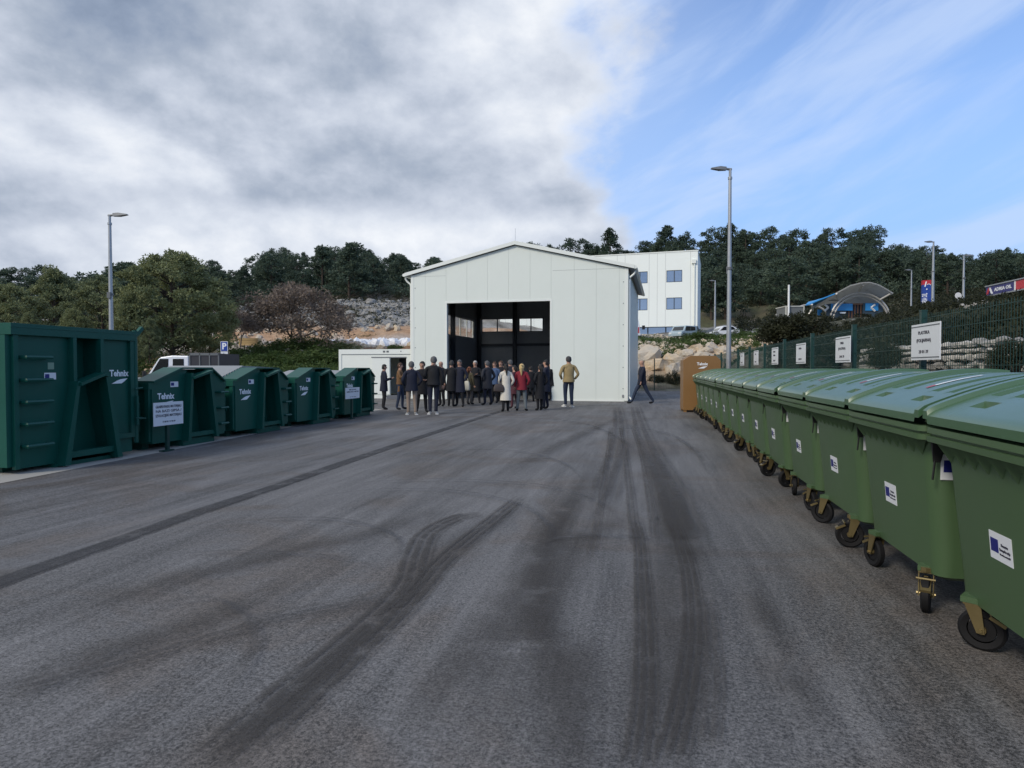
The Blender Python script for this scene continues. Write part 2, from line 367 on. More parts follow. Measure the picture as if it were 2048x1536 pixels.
# asphalt of the yard
def asphalt_mat(name, base, spk, streak):
    m = bpy.data.materials.new(name); m.use_nodes = True; t = m.node_tree; t.nodes.clear(); q = G(t)
    b = N(t, 'ShaderNodeBsdfPrincipled'); o = N(t, 'ShaderNodeOutputMaterial'); t.links.new(b.outputs[0], o.inputs[0])
    c = N(t, 'ShaderNodeTexCoord').outputs['Object']
    xyz = q.sep(c)
    st = q.noise(q.comb(q.m('MULTIPLY', xyz[0], 1.0), q.m('MULTIPLY', xyz[1], .12), 0.0), 1.8, 5, .6, .6)
    st2 = q.noise(q.comb(q.m('MULTIPLY', xyz[0], 3.4), q.m('MULTIPLY', xyz[1], .22), 4.0), 2.2, 4, .6, .4)
    pat = q.noise(c, .45, 5, .62, .8); mid = q.noise(c, 22, 5, .75)
    st3 = q.noise(q.comb(q.m('MULTIPLY', xyz[0], 14.0), q.m('MULTIPLY', xyz[1], .5), 9.0), 1.6, 3, .6, .8)
    gr = q.noise(c, 62, 3, .8); gr2 = q.noise(c, 230, 2, .7)
    vor = N(t, 'ShaderNodeTexVoronoi'); t.links.new(c, vor.inputs['Vector']); vor.inputs['Scale'].default_value = 130
    k = q.m('MULTIPLY_ADD', q.m('SUBTRACT', gr, .5), spk*5.2, 1.0)
    k = q.m('ADD', k, q.m('MULTIPLY', q.m('SUBTRACT', gr2, .5), spk*3.0))
    k = q.m('ADD', k, q.m('MULTIPLY', q.m('SUBTRACT', st, .5), streak*3.4))
    k = q.m('ADD', k, q.m('MULTIPLY', q.m('SUBTRACT', st2, .5), streak*2.2))
    k = q.m('ADD', k, q.m('MULTIPLY', q.m('SUBTRACT', pat, .5), .75))
    k = q.m('ADD', k, q.m('MULTIPLY', q.m('SUBTRACT', mid, .5), spk*2.2))
    k = q.m('ADD', k, q.m('MULTIPLY', q.m('SUBTRACT', st3, .5), streak*1.2))
    k = q.m('MAXIMUM', k, .22)
    mud = q.step(pat, .52, .38)
    col = q.mix(mud, (*base, 1), (base[0]*.95, base[1]*.86, base[2]*.78, 1))
    col = q.mix(1.0, col, q.comb(k, k, k), 'MULTIPLY')
    chip = q.m('MULTIPLY', q.step(vor.outputs['Distance'], .22, .1), q.step(q.noise(c, 31, 2), .5, .66))
    col = q.mix(q.m('MULTIPLY', chip, .5), col, (.22, .215, .2, 1))
    t.links.new(col, b.inputs['Base Color'])
    t.links.new(q.m('MULTIPLY_ADD', gr, .2, .58), b.inputs['Roughness']); b.inputs['Specular IOR Level'].default_value = .5
    bp = N(t, 'ShaderNodeBump'); bp.inputs['Strength'].default_value = .55; bp.inputs['Distance'].default_value = .006
    t.links.new(gr, bp.inputs['Height']); t.links.new(bp.outputs[0], b.inputs['Normal'])
    return m
asph = asphalt_mat('worn_asphalt', (.104, .101, .100), .95, .48)
asph2 = asphalt_mat('smooth_asphalt', (.102, .101, .103), .65, .50)
def sheet(name, pts, z, m, kind='structure', parent=None, label=None):
    mb = MB(); mb.add([(p[0], p[1], z) for p in pts], [tuple(range(len(pts)))])
    o = obj(name, mb.mesh(name, m), parent)
    if parent is None: o['kind'] = kind
    if label: o['label'] = label
    return o
far_l = gp(560, 786); far_r = gp(1500, 783)
yard = sheet('yard_asphalt', [(-17, -12), (3.25, -12), (3.25, 41), far_r.xy[:], (-9.5, 43.5), (-30, 34), (-30, 20), (-17, 18)], 0.0, asph,
             label='worn grey asphalt of the yard with tyre tracks')
# second lane of newer paving on the left, with its dark joint
J = [gp(*p) for p in [(-500, 1357), (0, 1172), (250, 1083), (400, 1028), (560, 975), (700, 926), (840, 878), (960, 838), (1010, 822)]]
E0, E1 = gp(0, 968), gp(745, 823)
ed = (E1-E0).normalized(); ebk = E0 - ed*16; efw = E1 + ed*1.2
lane = sheet('left_asphalt_lane', [p.xy[:] for p in J] + [(-6.5, 22.5), efw.xy[:], ebk.xy[:], (-3.2, ebk.y)], .004, asph2,
             label='smoother bluish asphalt lane beside the green containers')
conc = mat('pale_concrete', (.34, .325, .29), .8, 0, .2, 2.0, .3, 60, .25)
pad = MB()
pw = -14.6
pad.add([(ebk.x, ebk.y, .008), (efw.x, efw.y, .008), (pw, efw.y, .008), (pw, ebk.y, .008)], [(0, 1, 2, 3)])
tag(obj('concrete_pad', pad.mesh('concrete_pad', conc)), 'pale concrete strip under the row of green containers', None, None, 'structure')

# tyre tracks: ribbons of brought-in dirt lying on the asphalt
def track_mat(name, col, op, stripes, seed):
    m = bpy.data.materials.new(name); m.use_nodes = True; t = m.node_tree; t.nodes.clear(); q = G(t)
    b = N(t, 'ShaderNodeBsdfPrincipled'); tr = N(t, 'ShaderNodeBsdfTransparent'); mx = N(t, 'ShaderNodeMixShader')
    o = N(t, 'ShaderNodeOutputMaterial'); t.links.new(mx.outputs[0], o.inputs[0])
    t.links.new(tr.outputs[0], mx.inputs[1]); t.links.new(b.outputs[0], mx.inputs[2])
    uv = q.sep(N(t, 'ShaderNodeTexCoord').outputs['UV']); c = N(t, 'ShaderNodeTexCoord').outputs['Object']
    across = uv[0]; along = uv[1]
    ew = .22 if stripes else .5
    e = q.m('MULTIPLY', q.step(across, 0.0, ew), q.step(across, 1.0, 1-ew))
    if name == 'joint_tar': e = q.m('MULTIPLY', q.step(across, 0.0, .15), q.step(across, 1.0, .85))
    el = .12 if stripes else .3
    en = q.m('MULTIPLY', q.step(along, 0.0, el), q.step(along, 1.0, 1-el))
    if name == 'joint_tar': en = 1.0
    nz = q.noise(c, 5 if stripes else 2.2, 6, .7); gz = q.noise(c, 120, 2, .7)
    a = q.m('MULTIPLY', e, en)
    if stripes:
        w = q.m('SINE', q.m('MULTIPLY', across, 2*pi*stripes))
        wob = q.m('ADD', q.m('MULTIPLY', w, .5), q.m('MULTIPLY', q.m('SUBTRACT', nz, .5), .8))
        a = q.m('MULTIPLY', a, q.m('SUBTRACT', 1.0, q.m('MULTIPLY', q.step(wob, -.05, .55), .75)))
    a = q.m('MULTIPLY', a, q.m('MULTIPLY', q.step(nz, .26, .56), q.m('MULTIPLY_ADD', gz, 1.5, .2)))
    a = q.m('MULTIPLY', a, op, clamp=True)
    t.links.new(a, mx.inputs[0])
    gk = q.m('MULTIPLY_ADD', gz, .7, .65)
    t.links.new(q.mix(1.0, (*col, 1), q.comb(gk, gk, gk), 'MULTIPLY'), b.inputs['Base Color']); b.inputs['Roughness'].default_value = .85
    return m
TM = {'tread': track_mat('tread_dirt', (.050, .046, .043), .66, 4, 1), 'fade': track_mat('faint_dirt', (.052, .047, .044), .42, 3, 2),
      'smear': track_mat('mud_smear', (.050, .045, .041), .40, 0, 3), 'joint': track_mat('joint_tar', (.040, .040, .043), .62, 0, 4),
      'line': track_mat('rubber_line', (.045, .044, .045), .42, 0, 5)}
zt = .006
def track(kind, pix, w, label=None, w1=None):
    global zt
    zt += .0012
    P0 = [gp(*p) for p in pix]; pts = []
    for i in range(len(P0)-1):          # Catmull-Rom
        p0, p1, p2, p3 = P0[max(i-1, 0)], P0[i], P0[i+1], P0[min(i+2, len(P0)-1)]
        for k in range(8):
            s = k/8; pts.append(.5*((2*p1) + (p2-p0)*s + (2*p0-5*p1+4*p2-p3)*s*s + (3*p1-p0-3*p2+p3)*s**3))
    pts.append(P0[-1]); n = len(pts); vs = []; uvs = []
    for i, p in enumerate(pts):
        d = pts[min(i+1, n-1)] - pts[max(i-1, 0)]; d = Vector((d.x, d.y, 0)).normalized(); s = Vector((d.y, -d.x, 0))
        ww = w + ((w1 if w1 else w)-w)*i/(n-1)
        for q_ in range(3):
            f = q_/2; vs.append(tuple(p + s*ww*(f-.5) + Vector((0, 0, zt)))); uvs.append((f, i/(n-1)))
    fs = [(i*3+k, i*3+k+1, i*3+k+4, i*3+k+3) for i in range(n-1) for k in range(2)]
    me = bpy.data.meshes.new('tyre_track'); me.from_pydata(vs, [], fs); me.materials.append(TM[kind])
    ul = me.uv_layers.new(name='UVMap')
    for l in me.loops: ul.data[l.index].uv = uvs[l.vertex_index]
    o = obj('tyre_track' if kind != 'joint' else 'paving_joint', me, yard)
    if label: o['label'] = label
track('joint', [(-500, 1352), (0, 1166), (250, 1078), (400, 1024), (560, 971), (700, 922), (840, 875), (960, 836), (1010, 820)], .26, 'dark tarred joint between the two lanes')
track('tread', [(380, 1560), (560, 1400), (700, 1285), (810, 1180), (835, 1110), (860, 1065), (920, 1035), (970, 1030)], .30, 'curved ribbed tyre track swinging right')
track('tread', [(420, 1560), (620, 1390), (740, 1280), (830, 1190), (900, 1110), (990, 1038), (1050, 990)], .25)
track('tread', [(1270, 1560), (1290, 1400), (1290, 1260), (1285, 1150), (1280, 1080), (1272, 1040)], .16, 'straight pair of ribbed tyre tracks')
track('tread', [(1330, 1560), (1370, 1400), (1388, 1260), (1380, 1150), (1360, 1080), (1345, 1040)], .17)
track('smear', [(1130, 1500), (1090, 1300), (1080, 1150), (1110, 1060), (1160, 980), (1190, 900)], .36)
track('smear', [(760, 1560), (930, 1330), (1040, 1180), (1100, 1060), (1150, 960)], .55)
track('smear', [(980, 1560), (1040, 1330), (1110, 1170), (1180, 1070), (1290, 1030)], .45)
track('smear', [(1150, 1580), (1140, 1400), (1150, 1250)], .45)
track('smear', [(1240, 1580), (1330, 1380), (1340, 1200), (1345, 1040), (1300, 960)], .75)
track('fade', [(1270, 1100), (1262, 1000), (1250, 900), (1240, 850)], .14)
track('fade', [(1310, 1090), (1300, 1000), (1280, 900), (1262, 850)], .12)
track('fade', [(1180, 1130), (1200, 1020), (1215, 920), (1222, 850)], .12)
track('fade', [(1420, 1500), (1430, 1340), (1420, 1200)], .12)
track('line', [(700, 930), (860, 905), (1020, 903), (1120, 925), (1170, 965)], .10)
track('line', [(1060, 1090), (1180, 1075), (1330, 1082)], .12)
track('smear', [(1640, 1500), (1580, 1360), (1530, 1240), (1500, 1140)], .35)
track('smear', [(0, 1290), (300, 1175), (560, 1110), (760, 1060), (980, 990)], .5)
track('smear', [(-100, 1420), (200, 1310), (440, 1230), (620, 1150)], .45)
track('fade', [(0, 1395), (250, 1330), (520, 1250), (780, 1195)], .22)
track('line', [(380, 1060), (560, 1042), (680, 1044), (770, 1066), (800, 1095), (780, 1130)], .10)
track('line', [(300, 1120), (480, 1108), (660, 1120), (790, 1150)], .09)
track('line', [(560, 1010), (740, 985), (900, 985), (1030, 1010), (1090, 1050), (1095, 1085), (1040, 1150)], .10)
track('line', [(660, 975), (860, 963), (1060, 972), (1180, 1000), (1240, 1045)], .10)
track('line', [(780, 880), (900, 843), (1040, 838), (1160, 848), (1240, 880), (1290, 930)], .16)
track('line', [(260, 1230), (420, 1205), (500, 1255), (500, 1320), (420, 1420)], .09)
track('line', [(1130, 870), (1240, 860), (1330, 868), (1390, 905), (1420, 960)], .16)
track('fade', [(1200, 1010), (1220, 950), (1235, 900), (1240, 850), (1235, 815)], .5)
track('fade', [(1380, 1090), (1340, 980), (1300, 900), (1280, 850), (1270, 812)], .5)
track('smear', [(1000, 960), (1090, 905), (1180, 862), (1240, 835)], .5)
track('smear', [(1400, 1160), (1360, 1060), (1320, 960), (1290, 880)], .5)
# ------------------------------------------------------------------ the white hall
hallw = mat('hall_panel_white', (.70, .745, .69), .42, 0, .035, .6, 0, 40, .05)
trimw = mat('trim_white', (.76, .79, .74), .4, 0, .03)
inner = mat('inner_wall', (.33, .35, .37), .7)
darkst = mat('dark_steel', (.03, .035, .045), .5)
soff = mat('soffit_grey', (.22, .23, .24), .6)
glass = mat('window_glass', (.97, .98, .98), .02, 0, .0, spec=.5, trans=1.0)
mirg = mat('sky_glass', (.26, .36, .52), .06, .75, .05, 2.0, spec=.9)  # blue of the reflected sky is put into the glass colour
HR = gp(1255, 803); HROT = radians(-1.7); hd = Vector((cos(HROT), sin(HROT), 0))
tt = 9.0
for _ in range(60):
    p = HR - hd*tt; a = p.x*cos(YAW)+p.y*sin(YAW); b_ = -p.x*sin(YAW)+p.y*cos(YAW)
    tt += ((1024+FOC*a/b_) - 823)/FOC*b_*.5
HW = tt; HL0 = HR - hd*HW; HD = 11.0; EA, APX = 5.95, 7.18
hall = thing('hall', 'white gabled hall with a large open doorway, in the middle of the yard', 'building', HL0, HROT)
def uhall(u):      # x along the facade hit by pixel column u
    d = cam_dir(u, 735); o_ = Vector((0, 0, 0)); n = Vector((-hd.y, hd.x, 0))
    t_ = (HL0-o_).dot(n)/d.dot(n); return (d*t_-HL0).dot(hd)
DX0, DX1, DZ = uhall(894), uhall(1100), 4.56
def roofz(x): return EA + (APX-EA)*(1-abs(x-HW/2)/(HW/2))
TH = .14
edges = [0] + [uhall(u) for u in (851, 892.5, 934, 975, 1017, 1060, 1102, 1148, 1192, 1238)] + [HW]
gpn = .0035
bk = MB(); bk.xz([(.02, .0), (DX0-.02, .0), (DX0-.02, DZ+.02), (DX1+.02, DZ+.02), (DX1+.02, 0), (HW-.02, 0), (HW-.02, EA-.02), (HW/2, APX-.02), (.02, EA-.02)], .012, TH)
part('front_wall', bk, mat('seam_grey', (.50, .53, .50), .6), hall)
for x0, x1 in zip(edges, edges[1:]):
    x0 += gpn; x1 -= gpn
    for lo, hi in ([(0.03, None)] if (x1 <= DX0+.05 or x0 >= DX1-.05) else [(DZ+.01, None)]):
        a0, a1 = x0, x1
        if lo < 1 and x0 < DX0 < x1: a1 = DX0-.005
        pts = [(a0, lo), (a1, lo), (a1, roofz(a1)-.04)]
        if a0 < HW/2 < a1: pts.append((HW/2, APX-.04))
        pts.append((a0, roofz(a0)-.04))
        mb = MB(); mb.xz(pts, 0, .011); part('panel', mb, hallw, hall)
mb = MB(); zt_ = 5.93   # level joint low on the right of the gable
mb.box(uhall(1105), HW-.15, -.003, -.001, zt_-.007, zt_+.002); part('panel_joint', mb, soff, hall)
mb = MB(); mb.box(.25, uhall(892), -.003, -.001, 5.86, 5.868); part('panel_joint', mb, soff, hall)
mb = MB(); s1, s2 = DX0-.09, DX1+.09
mb.box(s1, DX0, -.012, .2, .02, DZ+.09); mb.box(DX1, s2, -.012, .2, .02, DZ+.09); mb.box(DX0, DX1, -.012, .2, DZ, DZ+.09)
part('door_trim', mb, trimw, hall)
mb = MB(); mb.box(-.012, .13, -.014, -.001, 0.03, EA-.02); mb.box(-.012, -.001, -.001, .14, .03, EA-.05); part('corner_trim', mb, trimw, hall)
mb = MB(); mb.box(HW-.13, HW+.012, -.014, -.001, .03, EA-.02)
mb.box(HW+.001, HW+.012, -.001, .14, .03, EA-.05)
part('corner_trim', mb, trimw, hall)
mb = MB(); mb.box(0.14, s1-.002, -.016, -.001, 0, .07); part('base_trim', mb, trimw, hall)
mb = MB(); mb.box(s2+.002, HW-.14, -.016, -.001, 0, .07); part('base_trim', mb, trimw, hall)
fm0 = None
for i in range(6):
    for x in (.2, HW-.2):
        if fm0 is None: mb = MB(); mb.box(-.02, .02, -.012, -.001, 0, .04); fm0 = mb.mesh('wall_fixing', soff)
        obj('wall_fixing', fm0, hall, (x, 0, .95*i+.55))
mb = MB(); mb.box(HW-.24, HW-.16, -.03, -.001, .18, .30); part('socket_box', mb, soff, hall)
# side walls with panels
for sx, xx in ((0, 0.0), (1, HW-TH)):
    mb = MB()
    if sx: mb.box(xx, xx+TH-.012, TH, HD, 0, EA-.02)
    else:
        wy0, wy1, wz0, wz1 = HD-6.2, HD-1.0, 3.35, 4.5
        mb.box(.012, TH, TH, wy0, 0, EA-.02); mb.box(.012, TH, wy1, HD, 0, EA-.02); mb.box(.012, TH, wy0, wy1, 0, wz0); mb.box(.012, TH, wy0, wy1, wz1, EA-.02)
    part('side_wall', mb, inner, hall)
    n = 10
    for i in range(n):
        y0, y1 = .02+(HD-.02)/n*i+.006, .02+(HD-.02)/n*(i+1)-.006
        mb = MB()
        if sx: mb.box(HW-.012, HW, y0, y1, .03, EA-.03)
        elif y1 < wy0 or y0 > wy1: mb.box(0, .011, y0, y1, .03, EA-.03)
        else: mb.box(0, .011, max(y0, 0), y1, .03, wz0); mb.box(0, .011, y0, y1, wz1, EA-.03)
        part('side_panel', mb, hallw, hall)
fr = MB()
for k in range(5):
    y = wy0+(wy1-wy0)*k/4; fr.box(.03, .10, y-.03, y+.03, wz0, wz1)
fr.box(.03, .10, wy0+.03, wy1-.03, wz0, wz0+.05); fr.box(.03, .10, wy0+.03, wy1-.03, wz1-.05, wz1)
w_ = part('window', fr, trimw, hall); gl = MB(); gl.box(.06, .07, wy0, wy1, wz0, wz1); part('pane', gl, glass, w_)
# back wall with two windows
def uback(u):
    n = Vector((-hd.y, hd.x, 0)); o2 = HL0 + n*HD; d = cam_dir(u, 700); t_ = o2.dot(n)/d.dot(n); return (d*t_-o2).dot(hd)
bz0, bz1 = zv(663, 40.7), zv(636, 40.7)
wins = [(uback(964), uback(1027)), (uback(1038), uback(1087))]
mb = MB(); xs = [TH]
for a0, a1 in wins: xs += [a0, a1]
xs.append(HW-TH)
mb.box(xs[0], xs[1], HD-TH, HD, 0, EA); mb.box(xs[2], xs[3], HD-TH, HD, 0, EA); mb.box(xs[4], xs[5], HD-TH, HD, 0, EA)
for a0, a1 in wins: mb.box(a0, a1, HD-TH, HD, 0, bz0); mb.box(a0, a1, HD-TH, HD, bz1, EA)
mb.xz([(TH, EA), (HW-TH, EA), (HW/2, APX-.05)], HD-TH, HD)
part('back_wall', mb, inner, hall)
for a0, a1 in wins:
    mb = MB(); c_ = (a0+a1)/2
    mb.box(a0, a0+.05, HD-.1, HD-.03, bz0, bz1); mb.box(a1-.05, a1, HD-.1, HD-.03, bz0, bz1); mb.box(c_-.03, c_+.03, HD-.1, HD-.03, bz0, bz1)
    mb.box(a0+.05, a1-.05, HD-.1, HD-.03, bz0, bz0+.04); mb.box(a0+.05, a1-.05, HD-.1, HD-.03, bz1-.04, bz1)
    w_ = part('window', mb, darkst, hall); gl = MB(); gl.box(a0, a1, HD-.07, HD-.06, bz0, bz1); part('pane', gl, glass, w_)
for x, y in [(TH+.15, .35), (TH+.15, 5.4), (TH+.15, HD-.35), (HW-TH-.15, .35), (HW-TH-.15, 5.4), (HW-TH-.15, HD-.35), (uback(1032), HD-.35)]:
    mb = MB(); mb.box(x-.12, x+.12, y-.09, y+.09, 0, EA-.1); part('steel_column', mb, darkst, hall)
for y in (.35, 5.4, HD-.35):
    mb = MB(); mb.tube([(.3, y, EA-.2), (HW/2, y, APX-.25), (HW-.3, y, EA-.2)], .11, 4); part('roof_beam', mb, darkst, hall)
mb = MB(); mb.box(TH+.02, HW-TH-.02, HD-.3, HD-.16, 2.9, 3.05); part('wall_rail', mb, darkst, hall)
mb = MB(); mb.box(TH, HW-TH, TH, HD-TH, .004, .012); part('inner_floor', mb, mat('hall_floor', (.16, .16, .155), .6), hall)
# roof slabs
OV, OX = .12, .27
for sgn in (-1, 1):
    xe = HW/2 + sgn*(HW/2+OX); ze = EA - (APX-EA)*OX/(HW/2)
    lo = [(xe, ze+.0), (HW/2, APX+.0)]; mb = MB()
    pts = [(xe, ze+.015), (HW/2, APX+.015), (HW/2, APX+.14), (xe, ze+.14)]
    if sgn > 0: pts = pts[::-1]
    mb.xz(pts, -OV, HD+.15); part('roof_slab', mb, mat('roof_underside', (.30, .31, .32), .6), hall)
    mb = MB(); pts = [(xe-sgn*-.02, ze-.005), (HW/2, APX-.01), (HW/2, APX+.155), (xe-sgn*-.02, ze+.155)]
    if sgn > 0: pts = pts[::-1]
    mb.xz(pts, -OV-.02, -OV-.001); part('verge_trim', mb, trimw, hall)
    mb = MB(); pts = [(xe-sgn*-.02, ze+.141), (HW/2, APX+.141), (HW/2, APX+.16), (xe-sgn*-.02, ze+.16)]
    if sgn > 0: pts = pts[::-1]
    mb.xz(pts, -OV, HD+.15); part('roof_sheet', mb, trimw, hall)
    # gutter and downpipe
    gx = xe + sgn*.06
    mb = MB(); mb.tube([(gx, -OV, ze+.06), (gx, HD+.12, ze+.06)], .075, 10); part('gutter', mb, trimw, hall)
    px = 0-.06 if sgn < 0 else HW+.06
    mb = MB(); mb.tube([(gx, .12, ze+.02), (gx, .12, ze-.1), (gx-sgn*.08, .12, ze-.22), (px+sgn*.02, .12, ze-.36), (px, .12, ze-.46), (px, .12, .32), (px, .12, .2), (px+sgn*.12, .06, .08)], .045, 8)
    part('downpipe', mb, trimw, hall)
mb = MB(); mb.tube([(HW/2, .0, APX+.15), (HW/2, .0, APX+.75)], .008, 5); mb.tube([(HW*.28, 1.5, roofz(HW*.28)+.3), (HW*.33, 1.5, roofz(HW*.33)+.3)], .02, 5)
part('lightning_rod', mb, steel, hall)

# ------------------------------------------------------------------ office container beside the hall
C0, C1 = gp(678, 796), gp(838, 797.5)
cdir = (C1-C0).normalized(); cwid = (C1-C0).length*(829-678)/(838-678); crz = atan2(cdir.y, cdir.x)
con = thing('office_container', 'long white office container with an open doorway, left of the hall', 'container', C0, crz)
bx = (C0.x*-sin(YAW)+C0.y*cos(YAW)); CH = zv(699, bx); kx = (C1-C0).length/(838-678)
def cx(u): return (u-678)*kx
d0, d1, dh = cx(781), cx(813), CH-.42
shell = mat('container_white', (.76, .79, .73), .45, 0, .04)
mb = MB()
mb.box(.12, d0, .03, .09, .15, CH-.22); mb.box(d1, cwid-.12, .03, .09, .15, CH-.22); mb.box(d0, d1, .03, .09, dh, CH-.22)
mb.box(.03, .09, .12, 2.3, .15, CH-.2); mb.box(cwid-.09, cwid-.03, .12, 2.3, .15, CH-.2); mb.box(.12, cwid-.12, 2.3, 2.36, .15, CH-.2)
part('wall', mb, shell, con)
mb = MB()
for x0 in (0, cwid-.14): mb.box(x0, x0+.14, 0, .14, 0.001, CH); mb.box(x0, x0+.14, 2.28, 2.42, 0.001, CH)
mb.box(.141, cwid-.141, 0, .12, CH-.24, CH); mb.box(.141, cwid-.141, 0, .12, .001, .16)
mb.box(0, .14, .141, 2.279, CH-.2, CH); mb.box(cwid-.14, cwid, .141, 2.279, CH-.2, CH)
part('frame', mb, trimw, con)
mb = MB(); mb.box(.14, cwid-.14, .121, 2.3, CH-.1, CH-.03); part('roof', mb, shell, con)
mb = MB(); mb.box(.141, cwid-.141, -.006, -.001, CH-.25, CH-.235); mb.box(cx(744), cx(813), -.01, .028, dh+.0, dh+.05); part('rail', mb, soff, con)
mb = MB(); mb.box(cx(745), d0-.02, -.004, .028, .2, dh-.02); part('sliding_door', mb, trimw, con)
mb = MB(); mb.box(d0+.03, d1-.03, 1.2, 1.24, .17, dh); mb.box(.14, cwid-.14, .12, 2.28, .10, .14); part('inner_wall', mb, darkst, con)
mb = MB(); mb.box(d0-.05, d1+.05, -.35, -.005, .001, .17); part('doorstep', mb, mat('step_grey', (.11, .12, .14), .7), con)
mb = MB()
for u_, r_ in ((770, .06), (777, .06)): mb.box(cx(u_)-.07, cx(u_)+.05, -.008, -.001, CH-.16, CH-.07)
mb.box(cx(802), cx(802)+.05, -.008, -.001, CH-.13, CH-.08); part('vent', mb, mat('mid_grey', (.12, .13, .14), .6), con)

# ------------------------------------------------------------------ white three-storey building on the terrace
BZ = 5.45
def far_building():
    d = 84.0; R0 = at(1394, d); L0 = at(1000, d*1.10); v = (R0-L0).normalized(); L = (R0-L0).length
    t_ = thing('office_building', 'white panelled three-storey building with windows coloured as reflecting blue sky, behind the hall', 'building', (L0.x, L0.y, BZ), atan2(v.y, v.x))
    top = zv(503, d)-BZ; base = zv(652, d)-BZ
    n = Vector((-v.y, v.x, 0))
    def X(u):
        dd = cam_dir(u, 700); k = L0.dot(n)/dd.dot(n); return (dd*k-L0).dot(v)
    wall = mat('far_wall_white', (.82, .86, .82), .5, 0, .03, .3)
    wc = [(1332, 1363.5), (1264, 1296)]; w0 = X(1363.5)-X(1332); pitch = X(1332)-X(1264)
    cols = [X(1332)-pitch*i for i in range(6)]; cols = [c for c in cols if c > .5]
    z1 = (zv(618, d)-BZ, zv(594, d)-BZ); z2 = (zv(563, d)-BZ, zv(539, d)-BZ)
    mb = MB(); xs = [0.0]
    for c in sorted(cols): xs += [c, c+w0]
    xs.append(L)
    for i in range(0, len(xs), 2): mb.box(xs[i], xs[i+1], 0, .25, base, top)
    for c in cols:
        for lo, hi in ((base, z1[0]), (z1[1], z2[0]), (z2[1], top)): mb.box(c, c+w0, 0, .25, lo, hi)
    mb.box(L-.25, L, .25, 12, base, top); mb.box(0, .25, .25, 12, base, top); mb.box(.25, L-.25, 11.75, 12, base, top)
    mb.box(.25, L-.25, .25, 11.75, base, base+.2); mb.box(.25, L-.25, .25, 11.75, top-.5, top-.3)
    part('wall', mb, wall, t_)
    mb = MB(); mb.box(-.06, L+.06, -.06, 12.06, top, top+.14); part('parapet', mb, trimw, t_)
    x = L - .9
    while x > 0:
        if not any(c-.05 < x < c+w0+.05 for c in cols):
            mb = MB(); mb.box(x-.012, x+.012, -.006, -.001, base+.05, top-.05); part('panel_joint', mb, soff, t_)
        x -= 1.06
    fm = mat('frame_slate', (.045, .065, .09), .5)
    for c in cols:
        for lo, hi in (z1, z2):
            mb = MB(); f = .08
            mb.box(c, c+w0, .02, .1, lo, lo+f); mb.box(c, c+w0, .02, .1, hi-f, hi); mb.box(c, c+f, .02, .1, lo+f, hi-f); mb.box(c+w0-f, c+w0, .02, .1, lo+f, hi-f)
            m_ = c+w0*.5; mb.box(m_-.06, m_+.06, .02, .1, lo+f, hi-f)
            w_ = part('window', mb, fm, t_)
            for a0, a1 in ((c+f, m_-.06), (m_+.06, c+w0-f)):
                gl = MB(); gl.box(a0, a1, .05, .06, lo+f, hi-f); part('pane', gl, mirg, w_)
            mb = MB(); mb.box(c+f, c+w0-f, .5, .52, lo, hi); part('blind', mb, mat('room_blue', (.07, .10, .16), .9), w_)
    # ground floor glazing, set back
    xg = X(1270); xe = L-.5; k = 0
    mb = MB(); mb.box(.3, L-.3, 1.3, 1.5, 0, base); part('ground_floor_wall', mb, wall, t_)
    while xg < xe:
        w = 2.2 if k % 3 else 1.5
        mb = MB(); mb.box(xg, min(xg+w, xe), .9, .93, .1, base-.05); part('glass_panel', mb, mirg, t_)
        mb = MB(); mb.box(xg-.12, xg-.005, .8, 1.0, 0, base-.02); part('mullion', mb, fm, t_)
        xg += w+.16; k += 1
    px = X(1388); mb = MB(); mb.tube([(px, -.12, base+.1), (px, -.12, top-1.6)], .09, 8); mb.box(px-.35, px+.2, -.3, -.02, top-1.6, top-1.1)
    part('downpipe', mb, trimw, t_)
far_building()

